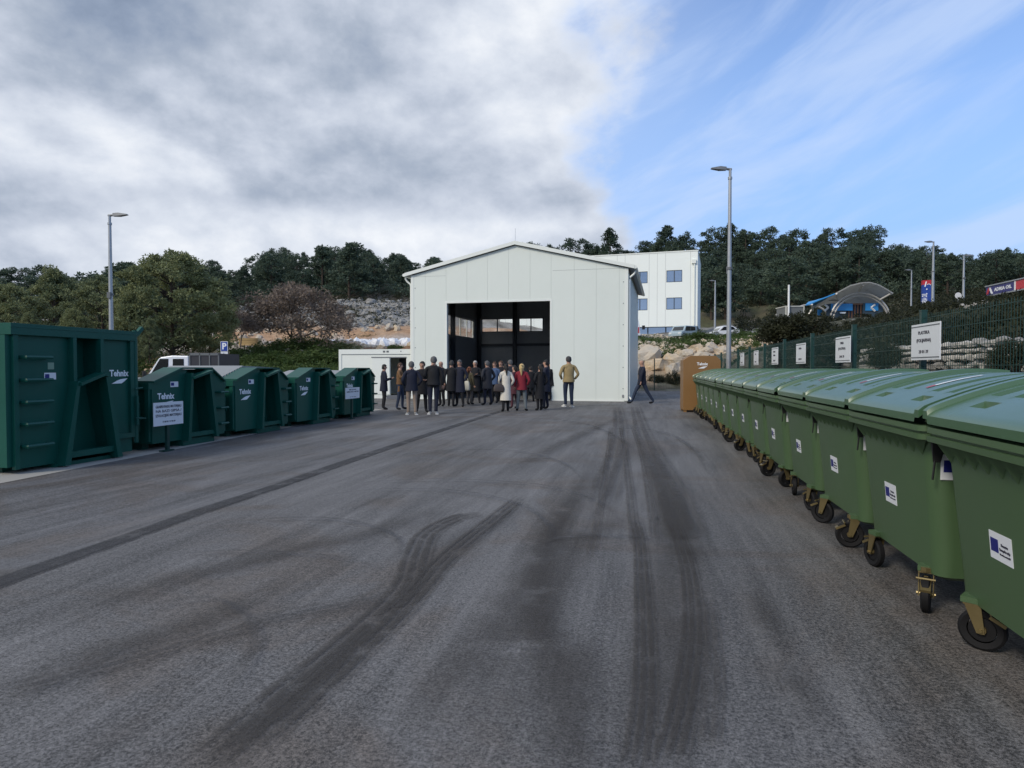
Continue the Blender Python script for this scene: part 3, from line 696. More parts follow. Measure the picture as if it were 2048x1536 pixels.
# ------------------------------------------------------------------ green roll containers in the row on the right
binm = mat('bin_green', (.060, .108, .048), .42, 0, .09, 1.5, .05, 300, .10)
lidm = mat('lid_green', (.054, .118, .058), .32, 0, .10, 1.2, .05, 200, .08, .65)
zinc = mat('yellow_zinc', (.20, .155, .07), .35, .6, .2, 12)
red = mat('print_red', (.45, .05, .06), .5)
BW, BP = 1.355, None
def rrect(x0, x1, y0, y1, z, r=.07, n=4):
    out = []
    for cx_, cy_, a0 in ((x1-r, y0+r, -pi/2), (x1-r, y1-r, 0), (x0+r, y1-r, pi/2), (x0+r, y0+r, pi)):
        for k in range(n+1):
            a = a0+pi/2*k/n; out.append((cx_+r*cos(a), cy_+r*sin(a), z))
    return out
tyre = mat('tyre_black', (.008, .008, .009), .7, 0, .1, spec=.25)
def caster(rotz, brake):
    mb = MB(); c, s_ = cos(rotz), sin(rotz)
    w = MB(); n = 24; R0 = .108
    for y0, y1, r in ((-.025, .025, .108),):
        rings = [[(r*rr*cos(2*pi*k/n), yy, r*rr*sin(2*pi*k/n)) for k in range(n)] for rr, yy in ((.62, -.018), (.88, -.025), (1, -.016), (1, .016), (.88, .025), (.62, .018))]
        w.loft([[p for p in rg] for rg in rings], caps=(False, False))
        w.loft([[(.062*cos(2*pi*k/n), yy, .062*sin(2*pi*k/n)) for k in range(n)] for yy in (-.012, .012)], caps=(True, True))
        w.loft([[(.022*cos(2*pi*k/n), yy, .022*sin(2*pi*k/n)) for k in range(n)] for yy in (-.03, .03)], caps=(True, True), mi=1)
    f = MB()
    for y in (-.038, .038):
        f.add([(-.028, y-.003, .125), (.045, y-.003, .125), (.063, y-.003, -.015), (.027, y-.003, -.015), (-.028, y+.003, .125), (.045, y+.003, .125), (.063, y+.003, -.015), (.027, y+.003, -.015)],
              [(0,1,2,3),(7,6,5,4),(0,4,5,1),(1,5,6,2),(2,6,7,3),(3,7,4,0)])
    f.box(-.035, .05, -.042, .042, .125, .134); f.tube([(.03, 0, .134), (.03, 0, .16)], .035, 8)
    f.tube([(.045, -.05, 0), (.045, .05, 0)], .01, 6)
    if brake:
        f.obox((.115, 0, .06), (.035, 0, -.018), (0, .028, 0), (.004, 0, .008)); f.obox((.08, 0, .085), (.03, 0, -.02), (0, .01, 0), (.004, 0, .006)); f.tube([(.09, -.05, .1), (.09, .05, .1)], .007, 5)
    return w, f
def make_bin():
    t_ = thing('waste_bin', 'x', 'waste bin', (0, 0, 0), 0, 'green wheeled bins in the row along the fence')
    hw = BW/2; mb = MB()
    R = [rrect(-hw+.16, hw-.16, .17, .92, .212, .09), rrect(-hw+.115, hw-.115, .125, .955, .240, .08),
         rrect(-hw+.10, hw-.10, .115, .965, .36, .10), rrect(-hw+.060, hw-.060, .052, 1.03, 1.035, .10),
         rrect(-hw+.055, hw-.055, .050, 1.035, 1.07, .10)]
    mb.loft(R, caps=(True, False))
    # a shallow raised field on the front and on the near end
    mb.loft([rrect(-hw+.055, hw-.055, .050, 1.035, 1.07, .10), rrect(-hw+.0, hw, -.022, 1.06, 1.062, .05), rrect(-hw, hw, -.024, 1.062, 1.092, .05), rrect(-hw+.016, hw-.016, -.004, 1.05, 1.096, .045),
             rrect(-hw+.016, hw-.016, -.004, 1.05, 1.106, .045), rrect(-hw, hw, -.022, 1.062, 1.110, .05), rrect(-hw, hw, -.020, 1.062, 1.142, .05), rrect(-hw+.05, hw-.05, .04, 1.03, 1.144, .05)], caps=(False, True))
    n = 9
    for i in range(n):          # gussets under the rim
        x = -hw+.16+(BW-.32)*i/(n-1)
        mb.add([(x-.006, .05, 1.068), (x-.006, -.018, 1.064), (x-.006, .058, .955), (x+.07, .05, 1.068), (x+.07, -.018, 1.064), (x-.006, .058, .955)], [(0, 1, 2), (3, 2, 1), (3, 1, 4), (0, 2, 3), (0, 3, 4, 1)])
    for sg in (-1, 1):
        for i in range(5):
            y = .18+.17*i; X_ = sg*(hw-.056)
            mb.add([(X_, y, 1.07), (sg*hw, y, 1.076), (X_-sg*.004, y, .985), (X_, y+.05, 1.07), (sg*hw, y+.05, 1.076)], [(0, 1, 2), (2, 1, 0), (3, 4, 1, 0), (2, 1, 4, 3), (3, 4, 1, 2)])
    part('body', mb, binm, t_)
    # lid: dome from front lip over to the hinge
    def lz(y):
        s_ = (y+.03)/1.10
        return 1.216 + .228*math.sin(min(1, s_*1.0)*pi*.62)**.9 if s_ > 0 else 1.216
    rib = [(-.52, -.41), (-.29, -.19), (.17, .27), (.40, .51)]
    hol = [(-.40, -.24), (.24, .40)]
    xs = sorted(set([-hw+.002, -hw+.03, -hw+.055, -hw+.065, hw-.065, hw-.055, hw-.03, hw-.002] + [x+d for a in rib for x in a for d in (-.006, .006)] + [x+d for a in hol for x in a for d in (-.004, .004)]))
    ys = sorted(set([-.03, -.022, 0, .03, .055, .062, .085, .09, .155, .16] + [.2+.04*i for i in range(21)] + [1.03, 1.06]))
    top = []
    for y in ys:
        for x in xs:
            z = lz(y)
            if abs(x) > hw-.06: z += .026                # rolled edges
            if y < .0: z -= .010*(0-y)/.03
            if any(a+.0 <= x <= b_ for a, b_ in rib) and .235 < y < .98: z -= .036*min(1, (y-.235)/.05)
            if any(a <= x <= b_ for a, b_ in hol) and .087 < y < .158: z -= .030
            top.append((x, y, z))
    nx, ny = len(xs), len(ys); lid = MB()
    lid.add(top, [(j*nx+i, j*nx+i+1, (j+1)*nx+i+1, (j+1)*nx+i) for j in range(ny-1) for i in range(nx-1)], 0, True)
    per = [j for j in range(nx)] + [j*nx+nx-1 for j in range(1, ny)] + [(ny-1)*nx+i for i in range(nx-2, -1, -1)] + [j*nx for j in range(ny-2, 0, -1)]
    up = [top[i] for i in per]
    lo = [(p[0], p[1], p[2]-.045) for p in up]; lo2 = [(p[0]*.97, .02+(p[1]-.02)*.97, p[2]-.045) for p in up]; lo3 = [(p[0]*.97, .02+(p[1]-.02)*.97, p[2]-.02) for p in up]
    lid.loft([lo3, lo2, lo, up], caps=(False, False), smooth=False)
    lo_ = part('lid', lid, lidm, t_)
    mb = MB()      # skirts that close the ends beneath the curved lid
    for sg in (-1, 1):
        pts = [(y, lz(y)-.03) for y in ys if .02 < y < 1.03]; poly = [(.03, 1.16)] + pts + [(1.03, 1.16)]
        x_ = sg*(hw-.05); mb.yz(poly[::-1], min(x_, x_-sg*.02), max(x_, x_-sg*.02))
    part('lid_skirt', mb, binm, t_)
    # stickers lying on the lid and body
    mb = MB(); ym, yM = .27, .60
    for i in range(6):
        y0_, y1_ = ym+(yM-ym)*i/6, ym+(yM-ym)*(i+1)/6
        mb.add([(-.02, y0_, lz(y0_)+.004), (.02, y0_, lz(y0_)+.004), (.02, y1_, lz(y1_)+.004), (-.02, y1_, lz(y1_)+.004)], [(0, 1, 2, 3)], 1 if i in (0,) else 0)
    lo_s = part('lid_sticker', mb, [white, red], t_)
    # recycling of depth: trunnion and lever at the near and far ends
    for sg in (1,):
        mb = MB(); mb.add([(sg*(hw-.045), .05, 1.07), (sg*(hw-.015), .05, 1.07), (sg*(hw-.03), .06, .93), (sg*(hw-.045), .13, 1.07), (sg*(hw-.015), .13, 1.07), (sg*(hw-.03), .10, .93)], [(0, 1, 2), (3, 5, 4), (0, 2, 5, 3), (1, 4, 5, 2), (0, 3, 4, 1)])
        mb.tube([(sg*(hw-.03), .07, .94), (sg*(hw-.032), .06, .83)], .006, 5)
        part('side_lever', mb, black, t_)
    lean = atan((.115-.052)/(1.035-.36))
    def sticker(x, z, w, h, yoff):
        y = .115+(.052-.115)*(z-.36)/(1.035-.36)-yoff
        mb = MB(); mb.box(-w/2, w/2, -.002, 0, -h/2, h/2); s_ = part('sticker', mb, signw, t_, (x, y, z), (lean, 0, 0))
        mb = MB(); mb.box(-w*.44, -w*.10, -.0035, -.002, -h*.22, h*.26); part('flag', mb, eub, s_)
        for k, (tx, wd, hh) in enumerate((('Financira', .30, .020), ('Europska unija', .46, .020), ('NextGenerationEU', .46, .013))):
            text(tx, hh, s_, (w*.19, -.003, h*(.12-.17*k)), ink, width=w*wd)
    sticker(-.08, .615, .20, .135, .0)
    # sticker high on the near end
    slx = atan((.10-.060)/(1.035-.36))
    z_ = .90; X_ = hw-.10+(.040)*(z_-.36)/.675+.002
    mb = MB(); mb.box(-.12, .12, -.002, 0, -.075, .075); s_ = part('end_sticker', mb, signw, t_, (X_, .235, z_), (slx, 0, pi/2))
    mb = MB(); mb.box(-.105, -.02, -.0035, -.002, -.03, .04); part('flag', mb, eub, s_)
    text('Europska unija', .02, s_, (.05, -.003, 0), ink, width=.11)
    for i, (x, y, rz, br) in enumerate(((-.42, .125, .6, 1), (.42, .125, -2.2, 1), (-.42, .88, 1.4, 0), (.42, .88, 2.6, 0))):
        w, f = caster(rz, br)
        wm = obj('caster', f.mesh('caster', zinc), t_, (x, y, .108), (0, 0, rz)); obj('wheel', w.mesh('wheel', [tyre, zinc]), wm, (.045, 0, 0))
        mb = MB(); mb.box(-.045, .045, -.045, .045, .135, .165); obj('mount', mb.mesh('mount', binm), wm)
    return t_
LX = 1.575; fXc = .959/(FOC*LX)
def row_y(recip):          # distance along the row of a mark seen at 1/(u-1290)
    return (recip/1000*FOC*LX/cos(YAW) + LX*sin(YAW))/cos(YAW)
pitch = row_y(2.413)-row_y(1.76)
BPOS = []
bin0 = make_bin(); ords = ['nearest', 'second', 'third', 'fourth', 'fifth', 'sixth', 'seventh', 'eighth', 'ninth', 'tenth', 'eleventh', 'twelfth', 'thirteenth', 'last']
for k in range(14):
    yy = row_y(1.76) - BW/2 + pitch*k
    if k: o = dup(bin0, (0, 0, 0), 0)
    else: o = bin0
    o.location = (LX + rnd.uniform(-.012, .012), yy, 0); o.rotation_euler = (0, 0, -pi/2 + rnd.uniform(-.008, .008))
    o['label'] = {0: 'green wheeled bin with domed lid, nearest of the row, cut by the right edge', 13: 'green wheeled bin at the far end of the row, against the brown box'}.get(
        k, 'green wheeled bin with domed lid, %s from the near end of the row' % ords[k])
    for c in o.children:          # casters swivel differently from bin to bin
        if c.name.startswith('caster'): c.rotation_euler = (0, 0, rnd.uniform(-pi, pi))
        elif c.name.startswith('lid'): c.rotation_euler = (0, 0, 0)
# brown textile box at the end of the row
brown = mat('brown_paint', (.22, .115, .036), .5, 0, .08, 2)
tb = thing('collection_box', 'tall brown metal collection box with chamfered top, at the far end of the bin row', 'collection box', gp(1366, 824), radians(2))
mb = MB(); mb.xz([(0, .06), (1.22, .06), (1.22, 1.74), (1.06, 1.90), (.22, 1.90), (0, 1.76)], 0, 1.1); part('body', mb, brown, tb, bevel=.012)
for x, y in ((0.02, .02), (1.1, .02), (.02, .98), (1.1, .98)):
    mb = MB(); mb.box(x, x+.1, y, y+.1, 0, .06); part('foot', mb, brown, tb)
def tehnix(parent, x, z, w, y=-.004):
    text('Tehnix', w*.36, parent, (x, y, z), wink, .0045, width=w)
    mb = MB(); mb.xz([(x-w*.38, z-w*.42), (x+w*.14, z-w*.41), (x+w*.46, z-w*.2), (x+.08*w, z-w*.24), (x-w*.12, z-w*.30)], y, y+.002); part('logo_swoosh', mb, wink, parent)
tehnix(tb, .62, 1.62, .36)

# ------------------------------------------------------------------ dark green lift containers on the left
dg = mat('container_green', (.004, .072, .052), .42, 0, .14, 1.3, .08, 60, .10, .35)
lidg = mat('corrugated_lid', (.30, .315, .32), .4, .3, .1, 2)
DXF = -8.55
def dy(u): return ((FOC*abs(DXF)+ 0)/(1290-u)*1/1.0 - abs(DXF)*sin(YAW))/cos(YAW) if False else (FOC*abs(DXF)/cos(YAW)/(1290-u) - abs(DXF)*sin(YAW))/cos(YAW)
def skip(near_u, far_u, label, lid_kind, sign=None, W_=None):
    y0, y1 = dy(near_u), dy(far_u); Wd = y1-y0
    t_ = thing('skip_container', label, 'skip container', (DXF, y0, .008), pi/2, 'dark green metal waste containers in the row on the left')
    D = 2.3; zs, zp = 1.21, 1.455
    P1, P2 = Wd*.36, Wd*.79
    prof = [(0, .12), (Wd, .12), (Wd, 1.19), (P2, zp), (P1, zp), (0, zs)]
    n0, n1, f0, f1 = Wd*.40, Wd*.445, Wd*.80, Wd*.70
    mb = MB(); mb.xz([(0, .12), (n0, .12), (n1, zp-.01), (P1, zp), (0, zs)], 0, .012); mb.xz([(f0, .12), (Wd, .12), (Wd, 1.19), (P2, zp), (f1, zp)], 0, .012)
    mb.xz([(n0, .12), (f0, .12), (f1, zp-.01), (n1, zp-.01)], .27, .282)
    part('front_wall', mb, dg, t_)
    mb = MB(); ins = .36      # top plates that follow the gable
    for a, b_ in (((0, zs), (P1, zp)), ((P1, zp), (P2, zp)), ((P2, zp), (Wd, 1.19))):
        mb.xz([(a[0], a[1]-.002), (b_[0], b_[1]-.002), (b_[0], b_[1]+.03), (a[0], a[1]+.03)], -.05, ins)
    mb.xz([(0.012, .3), (P1, .3), (P1, zp-.01), (.012, zs-.01)], ins-.02, ins-.005); mb.xz([(P1, .3), (P2, .3), (P2, zp-.01), (P1, zp-.01)], ins-.02, ins-.005); mb.xz([(P2, .3), (Wd-.012, .3), (Wd-.012, 1.18), (P2, zp-.01)], ins-.02, ins-.005)
    part('gable_plate', mb, dg, t_)
    mb = MB()
    mb.box(0, .012, .013, D, .12, zs-.004); mb.box(Wd-.012, Wd, .013, D, .12, 1.185); mb.box(.013, Wd-.013, D-.012, D, .12, 1.2); mb.box(.013, Wd-.013, .013, D-.013, .12, .14)
    part('side_wall', mb, dg, t_)
    mb = MB()
    for y in (.02, .75, 1.5, D-.1): mb.box(-.06, -.001, y, y+.08, .16, zs-.1); mb.box(Wd+.001, Wd+.06, y, y+.08, .16, 1.08)
    mb.box(-.075, -.001, .0, D, zs-.12, zs-.002); mb.box(Wd+.001, Wd+.07, 0, D, 1.07, 1.18)
    part('side_frame', mb, dg, t_)
    # lift housing: two leaning ribs, slanted hood and sill
    mb = MB(); mb.xz([(n0-.05, .1), (n0+.03, .1), (n1+.03, zp-.08), (n1-.03, zp-.08)], -.14, -.001); mb.xz([(f0-.03, .1), (f0+.05, .1), (f1+.04, zp-.03), (f1-.03, zp-.03)], -.14, -.001)
    mb.xz([(n0-.012, .13), (n0, .13), (n1, zp-.02), (n1-.012, zp-.02)], .013, .27); mb.xz([(f0, .13), (f0+.012, .13), (f1+.012, zp-.02), (f1, zp-.02)], .013, .27)
    part('lift_rib', mb, dg, t_)
    mb = MB(); mb.xz([(n1-.02, zp-.19), (f1+.0, zp-.065), (f1+.0, zp-.02), (n1-.02, zp-.15)], -.20, -.001); part('hood_bar', mb, dg, t_)
    mb = MB(); mb.xz([(n0+.03, .16), (f0-.03, .16), (f0-.03, .24), (n0+.03, .24)], -.10, -.001); part('sill', mb, dg, t_)
    mb = MB(); mb.box(n0-.05, f0+.05, -.02, .5, .0, .119); mb.box(.1, .25, .3, D-.2, 0, .119); mb.box(Wd-.25, Wd-.1, .3, D-.2, 0, .119); part('skid', mb, dg, t_)
    for z in (.34, .66, .98):
        mb = MB(); xa, xb = Wd-.26, Wd-.02; mb.tube([(xa, -.001, z), (xa+.01, -.11, z), (xb, -.11, z), (xb+.03, -.001, z)], .024, 6); part('rung', mb, dg, t_)
    mb = MB(); nL = 9
    zl0, zl1 = {'flat': (zs+.01, zs+.05), 'high': (zs+.03, zp+.045), 'mid': (zs+.02, zs+.17)}[lid_kind]
    for i in range(nL):
        x0, x1 = .02+(P1+.1)*i/nL, .02+(P1+.1)*(i+1)/nL-.035
        mb.xz([(x0, zl0+(zl1-zl0)*i/nL), (x1, zl0+(zl1-zl0)*(i+.9)/nL), (x1, zl0+(zl1-zl0)*(i+.9)/nL+.03), (x0, zl0+(zl1-zl0)*i/nL+.03)], ins+.01, D-.05)
    mb.xz([(P1+.1, zl1-.01), (Wd-.02, zl1-.04), (Wd-.02, zl1-.01), (P1+.1, zl1+.02)], ins+.01, D-.05)
    part('lid', mb, lidg, t_)
    mb = MB(); xq = Wd*.2; mb.box(Wd*.20, Wd*.20+.22, -.004, -.001, 1.11, 1.21) if False else mb.box(Wd*.23, Wd*.23+.2, -.004, -.001, 1.12, 1.22); s_ = part('sticker', mb, signw, t_)
    mb = MB(); mb.box(Wd*.23+.012, Wd*.23+.09, -.006, -.004, 1.145, 1.2); part('flag', mb, eub, s_)
    tehnix(t_, Wd*.17, .955, .42)
    mb = MB(); mb.tube([(-.09, .2, .35), (-.09, .2, .85)], .03, 6); mb.box(-.1, -.061, .15, .25, .55, .62); part('door_latch', mb, dg, t_)
    return t_, Wd
t_, W2 = skip(303, 447.5, 'dark green gabled container behind the board with printed text, next to the tall one', 'flat')
t_, W3 = skip(470, 574, 'dark green container with gabled front and raised corrugated grey lid', 'high')
t_, W4 = skip(593, 670, 'dark green container with gabled front, fourth along the left row', 'flat')
t_, W5 = skip(688, 748, 'dark green container with gabled front, farthest of the left row', 'mid')
def tall():
    y0, y1 = dy(22), dy(262); Wd = y1-y0; H_ = 2.09; D = 5.0
    t_ = thing('tall_container', 'tall dark green open-top container with ladder rungs, nearest of the left row', 'waste container', (DXF, y0, .008), pi/2, 'dark green metal waste containers in the row on the left')
    mb = MB(); mb.xz([(0, .06), (.71, .06), (.93, 1.28), (.93, H_-.1), (0, H_-.1)], 0, .012); mb.xz([(1.69, .06), (Wd, .06), (Wd, H_-.1), (1.43, H_-.1), (1.43, 1.36)], 0, .012)
    mb.box(.71, 1.69, .26, .272, .06, H_-.1); mb.box(.918, .93, .013, .26, 1.28, H_-.1); mb.box(1.43, 1.442, .013, .26, 1.36, H_-.1); mb.xz([(.698, .06), (.71, .06), (.93, 1.28), (.918, 1.28)], .013, .26); mb.xz([(1.69, .06), (1.702, .06), (1.442, 1.36), (1.43, 1.36)], .013, .26)
    part('front_wall', mb, dg, t_)
    mb = MB(); mb.box(0, .012, .013, D, .1, H_-.1); mb.box(Wd-.012, Wd, .013, D, .1, H_-.1); mb.box(.013, Wd-.013, D-.012, D, .1, H_-.1); mb.box(.013, Wd-.013, .013, D-.013, .1, .12); part('side_wall', mb, dg, t_)
    mb = MB(); mb.box(-.05, Wd+.05, -.07, .29, H_-.16, H_); mb.box(-.05, .05, .291, D, H_-.16, H_); mb.box(Wd-.05, Wd+.05, .291, D, H_-.16, H_)
    mb.box(-.055, Wd+.055, -.075, -.071, H_-.06, H_-.04); part('top_rim', mb, dg, t_, bevel=.01)
    mb = MB()
    for y in (.0, .85, 1.7, 2.55, 3.4, 4.25): mb.box(-.08, -.001, y, y+.12, .1, H_-.165)
    mb.box(-.06, -.001, .121, D, 1.0, 1.13); mb.box(-.06, -.001, .121, D, .1, .2); part('end_frame', mb, dg, t_)
    mb = MB(); mb.box(.0, .07, -.05, -.001, .06, H_-.165); mb.box(Wd-.06, Wd+.02, -.05, -.001, .3, H_-.165); part('corner_post', mb, dg, t_)
    mb = MB(); a, b_ = .93, 1.43
    mb.box(a-.03, a+.03, -.10, -.001, 1.27, H_-.161); mb.box(b_-.03, b_+.03, -.10, -.001, 1.36, H_-.161)
    mb.xz([(.66, .02), (.76, .02), (a+.03, 1.27), (a-.03, 1.27)], -.17, -.001); mb.xz([(1.64, .02), (1.74, .02), (b_+.05, 1.37), (b_-.01, 1.37)], -.17, -.001)
    part('lift_rib', mb, dg, t_)
    mb = MB(); mb.xz([(a, 1.20), (b_-.05, 1.35), (b_+.02, 1.33), (b_+.02, 1.38), (b_-.05, 1.40), (a, 1.25)], -.21, -.001); part('hood_bar', mb, dg, t_)
    mb = MB(); mb.box(.76, 1.64, -.12, -.001, .12, .21); mb.box(1.75, Wd-.07, -.06, -.001, .30, .38); part('sill', mb, dg, t_)
    mb = MB(); mb.box(.62, 1.78, -.03, .5, 0, .058); mb.box(.1, .3, .3, D-.2, 0, .098); part('skid', mb, dg, t_)
    for z in (1.62, 1.30, .99, .68, .37):
        mb = MB(); mb.tube([(.12, -.001, z), (.12, -.12, z), (.52, -.12, z), (.52, -.001, z)], .027, 6); part('rung', mb, dg, t_)
    mb = MB(); mb.box(.50, .69, -.004, -.001, 1.30, 1.40); s_ = part('sticker', mb, signw, t_); mb = MB(); mb.box(.51, .58, -.006, -.004, 1.32, 1.38); part('flag', mb, eub, s_)
    mb = MB(); mb.box(.56, .66, -.003, -.001, 1.45, 1.55); part('label_plate', mb, mat('pale_green', (.2, .3, .22), .6), t_)
    tehnix(t_, 1.86, 1.38, .40)
    mb = MB(); mb.tube([(Wd+.06, -.03, .2), (Wd+.06, -.03, H_+.02)], .04, 8); mb.obox((Wd+.12, -.03, H_-.02), (.10, 0, .09), (0, .03, 0), (-.02, 0, .025))
    mb.tube([(Wd+.03, -.09, .5), (Wd+.03, -.09, 1.0)], .025, 6); mb.tube([(Wd-.02, -.10, .62), (Wd+.2, -.10, .6)], .015, 5); mb.tube([(Wd-.02, -.10, 1.12), (Wd+.14, -.10, 1.13)], .012, 5)
    part('door_hinge', mb, dg, t_)
tall()
def board(u0, u1, vt, vb, b_front, lines, code, label, postv):
    p = gp((u0+u1)/2, postv); d = -p.x*sin(YAW)+p.y*cos(YAW)
    z1, z0 = zv(vt, d), zv(vb, d)
    wpx = (u1-u0)/FOC*d/ sin(radians(62)) if False else dy(u1)-dy(u0)
    wpx *= (p.x/DXF)
    s_ = thing('sign_board', label, 'sign', (p.x, p.y, 0), pi/2, 'white boards standing before the green containers')
    mb = MB(); mb.box(-wpx/2, wpx/2, -.012, -.002, z0, z1); pl = part('plate', mb, signw, s_)
    h = z1-z0
    for i, l in enumerate(lines): text(l, h*.16, pl, (0, -.014, z1-h*(.19+.19*i)), ink, .0004, width=wpx*(.86 if len(l) > 14 else .5))
    text(code, h*.10, pl, (0, -.014, z0+h*.16), ink, .0, width=wpx*.42)
    mb = MB(); mb.box(-.03, .03, .0, .05, 0, z0+h*.7); mb.box(-.12, .12, -.02, .10, .008, .03); part('post', mb, dgreen, s_)
board(308, 367, 804, 850, 11, ['GRAĐEVINSKI MATERIJALI', 'NA BAZI GIPSA /', 'IZOLACIJSKI MATERIJALI'], '17 08 02 / 17 06 04', 'white board with three lines of text on a green post, before the second container', 903)
board(691, 719, 775, 797, 20, ['METALNA', 'AMBALAŽA I METALI'], '15 01 04', 'small white board with text on a green post, before the farthest green container', 838.5)

# ------------------------------------------------------------------ fence with signs on the right
FX = 3.10
def fy_(u): return (FOC*FX/cos(YAW)/(u-1290) + FX*sin(YAW))/cos(YAW)
y_post = fy_(1845); step_ = fy_(1707)-y_post
fence = thing('mesh_fence', 'dark green wire mesh fence on posts behind the row of bins', 'fence', (FX, 0, 0), 0)
FH = 2.08; npan = 13; ys0 = y_post-2*step_
pm = None; wm = None
mb = MB(); mb.box(-.03, .03, -.03, .03, 0, FH+.04); mb.box(-.034, .034, -.034, .034, FH+.04, FH+.055)
pm = mb.mesh('fence_post', dgreen)
for i in range(npan+1): obj('fence_post', pm, fence, (0, ys0+step_*i, 0))
mb = MB(); nW = 50; r = .0019
for k in range(nW):
    y = .03+(step_-.06)*(k+.5)/nW; mb.box(-r, r, y-r, y+r, .06, FH)
for z in (.1, .3, .5, .7, .9, 1.1, 1.3, 1.5, 1.7, 1.9, FH-.04): mb.box(-.003, .003, .03, step_-.03, z-.003, z+.003)
wm = mb.mesh('wire_panel', dgreen)
for i in range(npan): obj('wire_panel', wm, fence, (0, ys0+step_*i, 0))
# return of the fence behind the hall, one post seen against the rocks
f2 = thing('rear_mesh_fence', 'thin green mesh fence in front of the boulders behind the hall', 'fence', gp(1520, 781), 0)
e1 = gp(1235, 781); dv = e1-Vector(f2.location); Lf = dv.length; ang = atan2(dv.y, dv.x); f2.rotation_euler = (0, 0, ang)
for i in range(5): obj('fence_post', pm, f2, (Lf*i/4*.99, 0, 0))
mb = MB()
for k in range(90): x = Lf*k/90; mb.box(x-.0025, x+.0025, -.0025, .0025, .05, 2.0)
for z in (.1, .5, .9, 1.3, 1.7, 2.0): mb.box(0, Lf, -.004, .004, z-.004, z+.004)
part('wire_panel', mb, dgreen, f2)
SG = [(1824, 1881, ['PLASTIKA', '(FOLIJARNA)'], '20 01 39', 'nearest of the white signs on the fence, reading PLASTIKA (FOLIJARNA)'),
      (1672, 1701, ['TVRDA', '(PLASTIKA)'], '20 01 39', 'second nearest white sign on the fence, two lines of text'),
      (1593, 1611, ['STAKLO'], '20 01 02', 'third white sign along the fence, one line of text'),
      (1544, 1556, ['PAPIR I', 'KARTON'], '20 01 01', 'fourth white sign along the fence'),
      (1508, 1516.5, ['METAL'], '20 01 40', 'fifth white sign along the fence'),
      (1481, 1488, ['DRVO'], '20 01 38', 'farthest and smallest looking white sign on the fence, beside the lamp post')]
for u0, u1, ls, code, lab in SG:
    SX = 3.02; k = FOC*SX/cos(YAW)
    ya, yb = (k/(u1-1290)+SX*sin(YAW))/cos(YAW), (k/(u0-1290)+SX*sin(YAW))/cos(YAW); w = yb-ya
    s_ = thing('fence_sign', lab, 'sign', (SX, (ya+yb)/2, 0), -pi/2, 'white signs fixed along the green fence')
    z0, z1 = 1.565, 1.965
    mb = MB(); mb.box(-w/2, w/2, -.012, 0, z0, z1); pl = part('plate', mb, signw, s_)
    for z in (z0+.028, z1-.028):
        mb = MB(); mb.box(-w/2+.004, w/2-.004, -.014, -.0125, z-.006, z+.006); part('edge_line', mb, mat('mid_grey', (.12, .13, .14), .6), pl)
    for i, l in enumerate(ls): text(l, .052, pl, (-.03, -.0145, z1-.10-.085*i), ink, .0, width=min(.5*w, .036*len(l)))
    text(code, .05, pl, (-.03, -.0145, z0+.09), ink, .0, width=.24)
    mb = MB(); mb.box(-.2, .2, .001, .03, z0+.1, z0+.13); part('bracket', mb, dgreen, s_)

# ------------------------------------------------------------------ lamps
def lamp(loc, h, label, toward, r=.07):
    t_ = thing('street_lamp', label, 'street lamp', loc, toward, 'tall steel lamp posts')
    mb = MB(); mb.tube([(0, 0, 0), (0, 0, h*.35), (0, 0, h-.35)], [r*1.25, r*1.05, r*.72], 12); mb.tube([(0, 0, h-.36), (0, 0, h-.28)], r*.98, 12); mb.tube([(0, 0, h-.28), (0, 0, h)], r*.62, 10); part('pole', mb, steel, t_)
    mb = MB(); mb.tube([(-.05, 0, h-.02), (.16, 0, h+.0)], .045, 8)
    mb.add([(.14, -.06, h-.05), (.14, .06, h-.05), (.36, .11, h-.045), (.36, -.11, h-.045), (.66, -.07, h-.0), (.66, .07, h-.0),
            (.14, -.06, h+.06), (.14, .06, h+.06), (.36, .10, h+.07), (.36, -.10, h+.07), (.66, -.06, h+.03), (.66, .06, h+.03)],
           [(0,3,2,1),(3,4,5,2),(6,7,8,9),(9,8,11,10),(0,6,9,3),(3,9,10,4),(1,2,8,7),(2,5,11,8),(0,1,7,6),(4,10,11,5)])
    part('lamp_head', mb, mat('lamp_grey', (.20, .21, .22), .5, .2), t_)
    mb = MB(); mb.box(-.06, .06, -r-.07, -r*.6, h*.57, h*.60); mb.tube([(0, 0, h*.585), (0, 0, h*.595)], r*1.35, 10); part('clamp', mb, mat('mid_grey', (.12, .13, .14), .6), t_)
    return t_
p = Vector((2.86, 0, 0)); yl = (FOC*2.86/cos(YAW)/(1457-1290)+2.86*sin(YAW))/cos(YAW); dl = yl*cos(YAW)-2.86*sin(YAW)
lamp((2.86, yl, 0), zv(341, dl), 'tall grey steel lamp post behind the bins on the right', pi+YAW, .075)
q_ = at(224, 24); lamp((q_.x, q_.y, 0), zv(432, 24), 'grey steel lamp post behind the tall container on the left', YAW, .075)
for u_, b_, vt, vb, lab, rr in ((1429, 70, 562, 662, 'thin lamp post beside the white parked car', .10), (1820, 62, 541, 640, 'short thin pole left of the blue totem', .07),
                            (1863, 48, 485, 625, 'tall thin pole just right of the blue totem', .09), (1924, 48, 512, 625, 'thin pole with a cross head above the dry stone wall', .08)):
    q_ = at(u_, b_); z = height(q_.x, q_.y)-.2; lamp((q_.x, q_.y, z), zv(vt, b_)-z, lab, pi+YAW if u_ != 1924 else YAW, rr)
